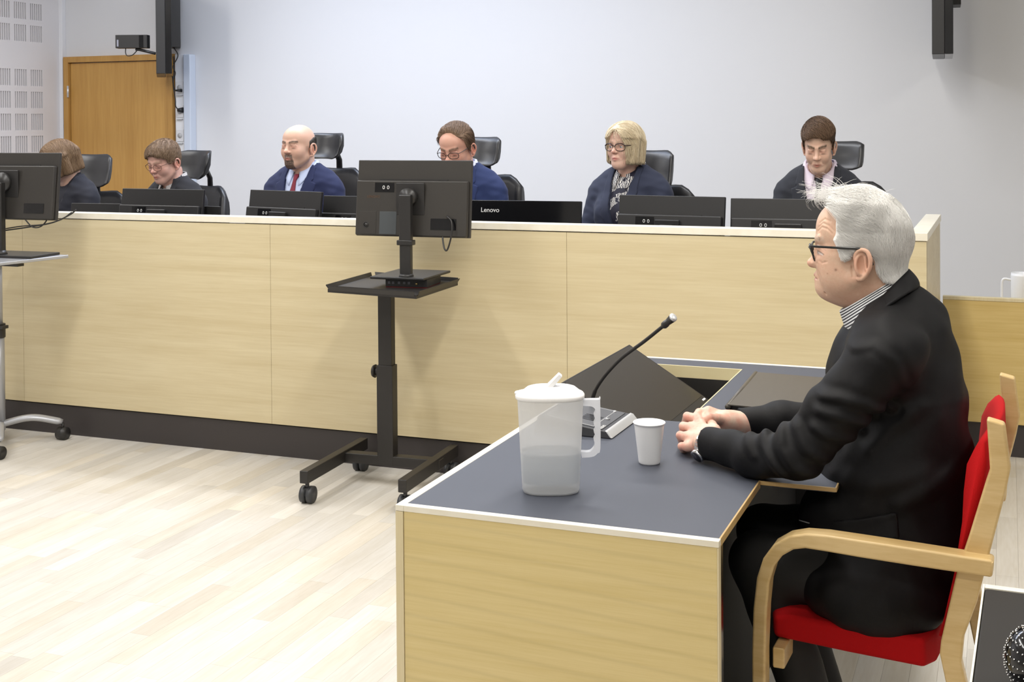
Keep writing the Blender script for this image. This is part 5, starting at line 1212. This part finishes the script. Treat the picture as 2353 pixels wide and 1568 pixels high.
# hands
HD = SDF()
def pts(*a): return [P(x, y, Y=Y) for x, y, Y in a]
hand_sdf(HD, P(1632, 1018, Y=2.79), pts((1603, 962, 2.875), (1588, 982, 2.850), (1578, 1004, 2.825), (1580, 1026, 2.805)), pts((1579, 957, 2.895), (1570, 980, 2.865), (1563, 1001, 2.835), (1566, 1026, 2.81)),
         pts((1574, 974, 2.935), (1570, 993, 2.905), (1566, 1012, 2.875), (1570, 1034, 2.845)), pts((1590, 985, 2.955), (1588, 1003, 2.930), (1586, 1020, 2.900), (1588, 1038, 2.870)),
         pts((1640, 990, 2.84), (1636, 978, 2.875), (1630, 975, 2.90), (1622, 972, 2.92)), rw=.030, k=.004, rf=(.0098, .0100, .0096, .0086))
HR = SDF()
hand_sdf(HR, P(1678, 966, Y=2.975), pts((1628, 945, 2.955), (1626, 958, 2.94), (1630, 975, 2.925), (1636, 990, 2.91)), pts((1606, 948, 2.94), (1604, 965, 2.925), (1606, 984, 2.905), (1612, 1002, 2.885)),
         pts((1596, 960, 2.91), (1594, 976, 2.895), (1598, 994, 2.87), (1604, 1010, 2.85)), pts((1590, 968, 2.89), (1590, 985, 2.875), (1594, 1003, 2.85), (1600, 1016, 2.83)),
         pts((1664, 966, 2.935), (1644, 962, 2.905), (1628, 960, 2.885), (1612, 967, 2.868)), rw=.028, k=.004)
HR.add(cap(P(1672, 968, Y=2.95), P(1725, 975, Y=3.0), .0255, .028), .01); HD.add(cap(P(1625, 1022, Y=2.785), P(1680, 1040, Y=2.745), .027, .031), .012)
def hands(p): return smin(HD(p), HR(p), .0015)
lo = np.array([-.79, 2.70, .735]); hi = np.array([-.52, 3.08, .87])
Vd, Fd = mesh_sdf(hands, lo, hi, .0017)
ch = np.tile([.73, .46, .36], (len(Vd), 1)); nn = vnoise(Vd, 70)*.6+vnoise(Vd, 220)*.4; ch = ch*(1+(nn[:, None]-.5)*np.array([-.1, -.6, -.65]))
for kx in pts((1579, 957, 2.885), (1570, 980, 2.858), (1563, 1001, 2.828), (1566, 1026, 2.805), (1603, 962, 2.86), (1588, 982, 2.835), (1628, 960, 2.88)): ch *= 1-bell(np.linalg.norm(Vd-kx, axis=1), .013)[:, None]*np.array([.02, .20, .20])
n0 = len(Vh); V.append(Vd-base); F.append(Fd+n0); C.append(np.clip(ch, 0, 1)); n0 += len(Vd)
# jacket volume in world space
sy = (1, 1.16, 1)
TJ = SDF()
tp = pts((2082, 762, YM), (2088, 900, YM), (2066, 1060, YM), (2040, 1230, YM), (2012, 1325, YM)); tr = [.093, .118, .147, .163, .150]
TJ.chain(tp, tr, .03, sy); TJ.add(cap(P(2035, 815, Y=2.70), P(2035, 815, Y=3.0), .082), .05)
TJ.add(cap(P(2062, 735, Y=YM), P(2030, 790, Y=2.72), .060, .062), .04).add(cap(P(2062, 735, Y=YM), P(2030, 790, Y=2.98), .060, .062), .04)
TJ.add(ell(P(1990, 1170, Y=YM), (.128, .15, .15)), .05).add(ell(P(2006, 1352, Y=2.735), (.152, .138, .092)), .03).add(ell(P(2012, 1350, Y=2.93), (.150, .13, .09)), .03)
TJ.add(ell(P(1988, 850, Y=2.87), (.076, .125, .115)), .04)
AN = SDF().chain([P(2012, 838, Y=2.665), P(1918, 950, Y=2.64), P(1838, 1043, Y=2.635)], [.070, .058, .053], .02)
AN.chain([P(1838, 1043, Y=2.635), P(1735, 1046, Y=2.695), P(1610, 1018, Y=2.79)], [.053, .046, .0375], .02)
AF = SDF().chain([P(2020, 838, Y=3.03), P(1895, 985, Y=3.06)], [.068, .058], .02).chain([P(1895, 985, Y=3.06), P(1800, 970, Y=3.03), P(1675, 967, Y=2.978)], [.055, .046, .029], .02)
FOLDS = []
for a, am, w_ in ((((1893, 903), (1935, 905), (1995, 925), (2040, 960)), .010, .010), (((1887, 935), (1930, 945), (1990, 975)), .010, .010), (((1878, 972), (1905, 990), (1965, 1015)), .009, .010),
              (((1745, 990), (1752, 1025), (1775, 1060), (1800, 1085)), .009, .010), (((1792, 975), (1800, 1020), (1830, 1065), (1870, 1085)), .012, .012), (((1835, 975), (1860, 1020), (1900, 1050)), .010, .011), (((1700, 1000), (1708, 1030), (1725, 1055)), .006, .009),
              (((1990, 1050), (2050, 1000), (2110, 960)), .006, .014), (((1960, 800), (2010, 790), (2060, 830), (2080, 900)), .004, .008), (((1900, 1120), (2000, 1130), (2120, 1110)), .006, .018), (((2060, 1180), (2130, 1150), (2200, 1120)), .007, .016)):
    q_ = [P(x, y, Y=2.62)[[0, 2]] for x, y in a]; FOLDS.append((q_, am, w_))
def seg2(q, a, b):
    e = b-a; t = np.clip((q-a)@e/(e@e), 0, 1); return np.linalg.norm(q-a-t[:, None]*e, axis=1)
def folds(p):
    q = p[:, [0, 2]]; out = np.zeros(len(p), f32)
    for pl, am, w_ in FOLDS:
        m_ = np.mean(pl, 0); dd = np.full(len(p), 9., f32)
        if _BB[0] is not None and math.hypot(_BB[0][0]-m_[0], _BB[0][2]-m_[1]) > _BB[1]+.18: continue
        for i in range(len(pl)-1): dd = np.minimum(dd, seg2(q, pl[i], pl[i+1]))
        e = (pl[-1]-pl[0]); n_ = np.array([e[1], -e[0]])/np.hypot(*e); sd = (q-m_)@n_
        out += .62*am*(np.exp(-(dd/w_)**2)-.45*np.exp(-((dd-w_*1.7)/(w_*.9))**2))
    return out*np.clip((2.78-p[:, 1])/.06, 0, 1)
def jbase(p):
    d = smin(TJ(p), AN(p), .018); d = smin(d, AF(p), .018)-folds(p)
    n1 = (snoise(p*np.array([1, 1, 2.], f32), 9)-.5)*.018+(snoise(p*np.array([1.6, 1, 1.], f32), 26)-.5)*.006; return d+n1
cuffN = (P(1628, 1020, Y=2.782), nrm(P(1628, 1026, Y=2.782)-P(1735, 1034, Y=2.695))); cuffF = (P(1697, 966, Y=2.985), nrm(P(1697, 966, Y=2.985)-P(1800, 970, Y=3.03)))
neck_cut = cap(P(2005, 655, Y=YM), P(2050, 735, Y=YM), .074, .060)
front_cut = cap(P(1945, 790, Y=2.87), P(1870, 1010, Y=2.88), .012, .02)
def jacket(p):
    d = jbase(p)
    for c_, n_ in (cuffN, cuffF):
        q = p-np.array(c_, f32); s_ = q@np.array(n_, f32); rad = np.sqrt((q*q).sum(1)); w_ = np.clip((.16-rad)/.02, 0, 1); d = np.maximum(d, s_*w_-(1-w_)*.05)
    d = smax(d, -neck_cut(p), .008); return smax(d, -front_cut(p), .008)
Vj, Fj = mesh_sdf(jacket, (-.72, 2.50, .36), (.02, 3.20, 1.20), .0042)
JM = mat('charcoal jacket wool', (.0052, .0050, .0060), .62, bump=.22, bscale=1400, spec=.22)
mobj('jacket', npmesh('jacket', Vj-base, Fj), JM, man)
# core body under the clothes
core = SDF().add(lambda p: smin(TJ(p), smin(AN(p), AF(p), .02), .02)+.017)
Vb, Fb = mesh_sdf(core, (-.72, 2.50, .40), (.02, 3.20, 1.18), .012); keep = np.ones(len(Vb), bool)
V.append(Vb-base); F.append(Fb+n0); C.append(np.tile([.7, .45, .34], (len(Vb), 1)))
mobj('body', npmesh('body', np.vstack(V), np.vstack(F), np.vstack(C)), SKIN, man)
eye_meshes(man, MH, (.16, .20, .24), base, (1, 0, -.1))
# pocket flap, buttonhole, front edge
fp = polysdf([tuple(P(x, y, Y=2.66)[[0, 2]]) for x, y in ((1880, 1212), (2060, 1182), (2066, 1240), (1960, 1245), (1890, 1232))])
Vf, Ff = mesh_sdf(lambda p: smax(smax(smax(jbase(p)-.0045, fp(p[:, [0, 2]]), .003), p[:, 1]-2.76, .002), -(jbase(p)+.004), .001), (-.34, 2.55, .58), (-.08, 2.78, .74), .0035)
if len(Vf): mobj('pocket_flap', npmesh('pocket_flap', Vf-base, Ff), JM, man)
b = MB(); e0, e1 = P(1836, 1196, Y=2.70), P(1860, 1203, Y=2.695); b.tube([e0, e1], .0012, 6); b.v = [tuple(np.array(v)-base) for v in b.v]; b.build('buttonhole', mat('thread', (.16, .16, .17), .6), man)
def band(name, m, rows_, a0, a1, n=44, solid=.0025, uv=False):
    """rows of (nape px, front px, half width, forward bulge)"""
    b = MB(); R_ = []
    for (nx, ny), (fx, fy), hw, sag in rows_:
        A_ = P(nx, ny, Y=YM); B_ = P(fx, fy, Y=YM); c_ = (A_+B_)/2; U = (A_-B_)/2; row = []
        for k in range(n+1):
            a = a0+(a1-a0)*k/n; w = math.sin(a); q = c_+U*math.cos(a)+np.array([0, hw*w, 0])+np.array([0, 0, sag*w*w]); row.append(tuple(q-base))
        R_.append(row)
    b.loft(R_, False, False); o = b.build(name, m, man); s_ = o.modifiers.new('solid', 'SOLIDIFY'); s_.thickness = solid; s_.offset = 0
    me = o.data; uvl = me.uv_layers.new(name='UVMap'); nr = len(R_)-1
    for poly in me.polygons:
        for li in poly.loop_indices: uvl.data[li].uv = ((me.loops[li].vertex_index % (n+1))/n, (me.loops[li].vertex_index//(n+1))/nr)
    return o
STR = bpy.data.materials.new('striped shirt'); STR.use_nodes = True; N, L = nt(STR); bb = N['Principled BSDF']; bb.inputs['Roughness'].default_value = .7
tc = N.new('ShaderNodeUVMap'); sp = N.new('ShaderNodeSeparateXYZ'); L.new(tc.outputs[0], sp.inputs[0]); mm = N.new('ShaderNodeMath'); mm.operation = 'MULTIPLY'; mm.inputs[1].default_value = 8.2; L.new(sp.outputs['Y'], mm.inputs[0])
fr = N.new('ShaderNodeMath'); fr.operation = 'FRACT'; L.new(mm.outputs[0], fr.inputs[0]); gt = N.new('ShaderNodeMath'); gt.operation = 'GREATER_THAN'; gt.inputs[1].default_value = .52; L.new(fr.outputs[0], gt.inputs[0])
mx = N.new('ShaderNodeMix'); mx.data_type = 'RGBA'; mx.inputs[6].default_value = (.80, .81, .83, 1); mx.inputs[7].default_value = (.015, .015, .025, 1); L.new(gt.outputs[0], mx.inputs[0]); L.new(mx.outputs[2], bb.inputs['Base Color'])
rows_ = []
for v in np.linspace(0, 1, 7):
    rows_.append(((2084+10*v, 621+42*v), (1930+16*v, 713+48*v), .064+.022*v, .004*math.sin(math.pi*v)))
band('shirt_collar', STR, rows_, 0, math.radians(172)); band('shirt_collar', STR, rows_, 0, -math.radians(172))
rows_ = []
for v in np.linspace(0, 1, 7):
    g_ = math.sin(v*math.pi/2); rows_.append(((2087+24*g_, 620+38*v), (1950-4*v, 762+30*v), .078+.040*v, .002+.018*v))
band('jacket_collar', JM, rows_, 0, math.radians(165), solid=.005); band('jacket_collar', JM, rows_, 0, -math.radians(165), solid=.005)
# shirt front
SF = SDF().add(cap(P(2000, 800, Y=YM), P(1985, 960, Y=YM), .040, .05, (1, 1.4, 1))); Vs, Fs = mesh_sdf(SF, (-.45, 2.68, .80), (-.16, 3.02, 1.10), .008); so = mobj('shirt', npmesh('shirt', Vs-base, Fs), fabric('white shirt', (.7, .7, .72)), man)
# trousers and shoes
TR = SDF(); shoe = MB()
for yy, dk in ((2.745, 0), (2.945, -.02)):
    hip = P(2012, 1345, Y=yy); hip = np.array([hip[0], yy, .545]); kn = np.array([-.500+dk, yy-.01, .545]); an = np.array([kn[0]+.145, yy, .13])
    TR.add(cap(hip, kn, .085, .068), .03).add(cap(kn, an, .062, .048), .02).add(cap(an, an+(0, 0, -.07), .048, .050), .01)
    rg = []
    for z_, k in ((0, 1), (.025, 1.02), (.05, .85), (.09, .5)): rg.append([np.array([an[0]+dx*k, yy+dy*k, z_])-base for dx, dy in ((.085, -.032), (.095, 0), (.085, .032), (0, .04), (-.10, .046), (-.165, .034), (-.185, 0), (-.165, -.034), (-.10, -.046), (0, -.04))])
    shoe.loft(rg, True, True)
Vt, Ft = mesh_sdf(lambda p: smax(TR(p)+(snoise(p, 16)-.5)*.012, .045-p[:, 2], .002), (-.62, 2.64, .03), (-.05, 3.06, .66), .008); mobj('trousers', npmesh('trousers', Vt-base, Ft), mat('black trousers', (.010, .010, .011), .75), man); shoe.build('shoes', BLACK, man, bevel=.004)
# glasses
GM = MH
glasses(man, GM, FR_BLK, base, .0265, .0175, .1045, .0016, 2.8, arm_z=.0115, ty=.083, cz=-.005, top=1.5, wrap=.14, tilt=.30, arm_r=.0026)
# watch
wc, wn_ = P(1618, 1024, Y=2.782), nrm(P(1625, 1022, Y=2.785)-P(1680, 1040, Y=2.745)); u_ = nrm(np.cross(wn_, (0, 0, 1))); v_ = np.cross(wn_, u_); wc = P(1626, 1025, Y=2.788)+wn_*.002
wt = MB()
for k in range(26):
    a = 2*math.pi*k/26; c_ = wc+(u_*math.cos(a)+v_*math.sin(a))*.0312; R3_ = np.stack([wn_, u_*math.cos(a)+v_*math.sin(a), np.cross(wn_, u_*math.cos(a)+v_*math.sin(a))], 1)
    wt.box(c_-(.0065, .0014, .0030), c_+(.0065, .0014, .0030), R3_, c_)
wt.v = [tuple(np.array(v)-base) for v in wt.v]; w_o = wt.build('wristwatch', CHROME, man)
cd_ = P(1612, 1058, Y=2.75)-wc; cd_ -= wn_*(cd_@wn_); cd_ = nrm(cd_); c_ = wc+cd_*.031
b = MB(); b.cyl(c_, c_+cd_*.007, .0165, .0155, 28); b.v = [tuple(np.array(v)-base) for v in b.v]; b.build('watch_case', CHROME, w_o)
b = MB(); b.cyl(c_+cd_*.0068, c_+cd_*.0076, .0135, .0135, 28); b.v = [tuple(np.array(v)-base) for v in b.v]; b.build('watch_dial', mat('dark dial', (.03, .03, .04), .2), w_o)
# white hair
wp = [(.058, .16), (.066, .100), (.048, .086), (.040, .070), (.041, .045), (.050, .026), (.042, .014), (.036, -.010), (.024, -.016), (.012, -.010), (.006, .004), (-.008, .012), (-.026, .004), (-.036, -.014), (-.040, -.036), (-.058, -.058), (-.082, -.062), (-.115, -.056), (-.15, -.05), (-.15, .17)]
offw = lambda p: .007+.018*np.clip((p[:, 2]-.045)/.06, 0, 1)*(1-.5*np.clip((-p[:, 0]-.03)/.05, 0, 1))+(snoise(p, 40)-.5)*.005
def flow(p):
    x, y, z = p.T; top = np.clip((z-.085)/.02, 0, 1); back = np.clip((-x-.03)/.05, 0, 1)
    sw = vnoise(p, 28)-.5
    return np.stack([-.75*(1-back)-.10+sw*.9, np.sign(y)*.35*top+sw*1.1*top, -.15*top-(1-top)*(.42+.9*back)], 1)
ho, hf = hair_obj(man, MH, base, hs, wp, offw, ((.90, .88, .84), (1, .99, .965)), h=.0026, ns=12000, dirf=flow, K=10, step=.0060, lift=.0003, lift1=.0035, r0=.00050, r1=.00012, jit=.22, m=WHITEHAIR, box=((-.15, -.115, -.10), (.11, .115, .165)), ridge=.0010)
# loose wisps over the brow and crown
rs = np.random.RandomState(11); W = []; SCP = scalp_sdf(hs, 1)
for i in range(620):
    if i < 330: x0_, y0_ = rs.uniform(.022, .075), rs.uniform(-.045, .05); L0 = rs.uniform(.020, .052)
    else: x0_, y0_ = rs.uniform(-.045, .05), rs.uniform(-.05, .055); L0 = rs.uniform(.014, .030)
    z0_ = .115; q = np.array([[x0_, y0_, z0_]])
    for _ in range(4): q = q-grad(SCP, q)*SCP(q)[:, None]
    q = q[0]; g_ = grad(SCP, q[None])[0]; curl = rs.uniform(1.0, 3.6); sgn = 1 if rs.rand() < (.75 if i < 330 else .4) else -1; ph = rs.uniform(-.5, .5)
    dirx = nrm(np.array([sgn*1., rs.normal(0, .35), 0])); pth = []; pp = q+g_*.004; ang = rs.uniform(.9, 1.5) if i < 330 else rs.uniform(.7, 1.4)
    for k in range(11):
        pth.append(pp.copy()); pp = pp+(g_*math.sin(ang)+dirx*math.cos(ang))*L0/10*1.5; ang -= curl/10
    W.append(pth)
Vw, Fw = strands_mesh(np.array(W), .00042, .00014); kk = rs.rand(len(Vw), 1)*.15
mobj('loose_strands', npmesh('loose_strands', xf(MH, Vw)-base, Fw, np.tile([.97, .96, .94], (len(Vw), 1))-kk*.3), WHITEHAIR, ho)
# eyebrows
eb = []
for s in (-1, 1):
    for i in range(90):
        t_ = rs.rand(); q = np.array([.088-.010*t_, s*(.014+.030*t_), .027+.004*math.sin(t_*3)+rs.normal(0, .002)]); d = np.array([.35, s*rs.uniform(.2, 1), rs.uniform(.1, .8)]); d = nrm(d); eb.append([q+d*.0022*k+np.array([0, 0, -.00018*k*k]) for k in range(5)])
Vw, Fw = strands_mesh(np.array(eb), .00035, .0001); mobj('eyebrows', npmesh('eyebrows', xf(MH, Vw)-base, Fw, np.tile([.72, .68, .62], (len(Vw), 1))), WHITEHAIR, man)
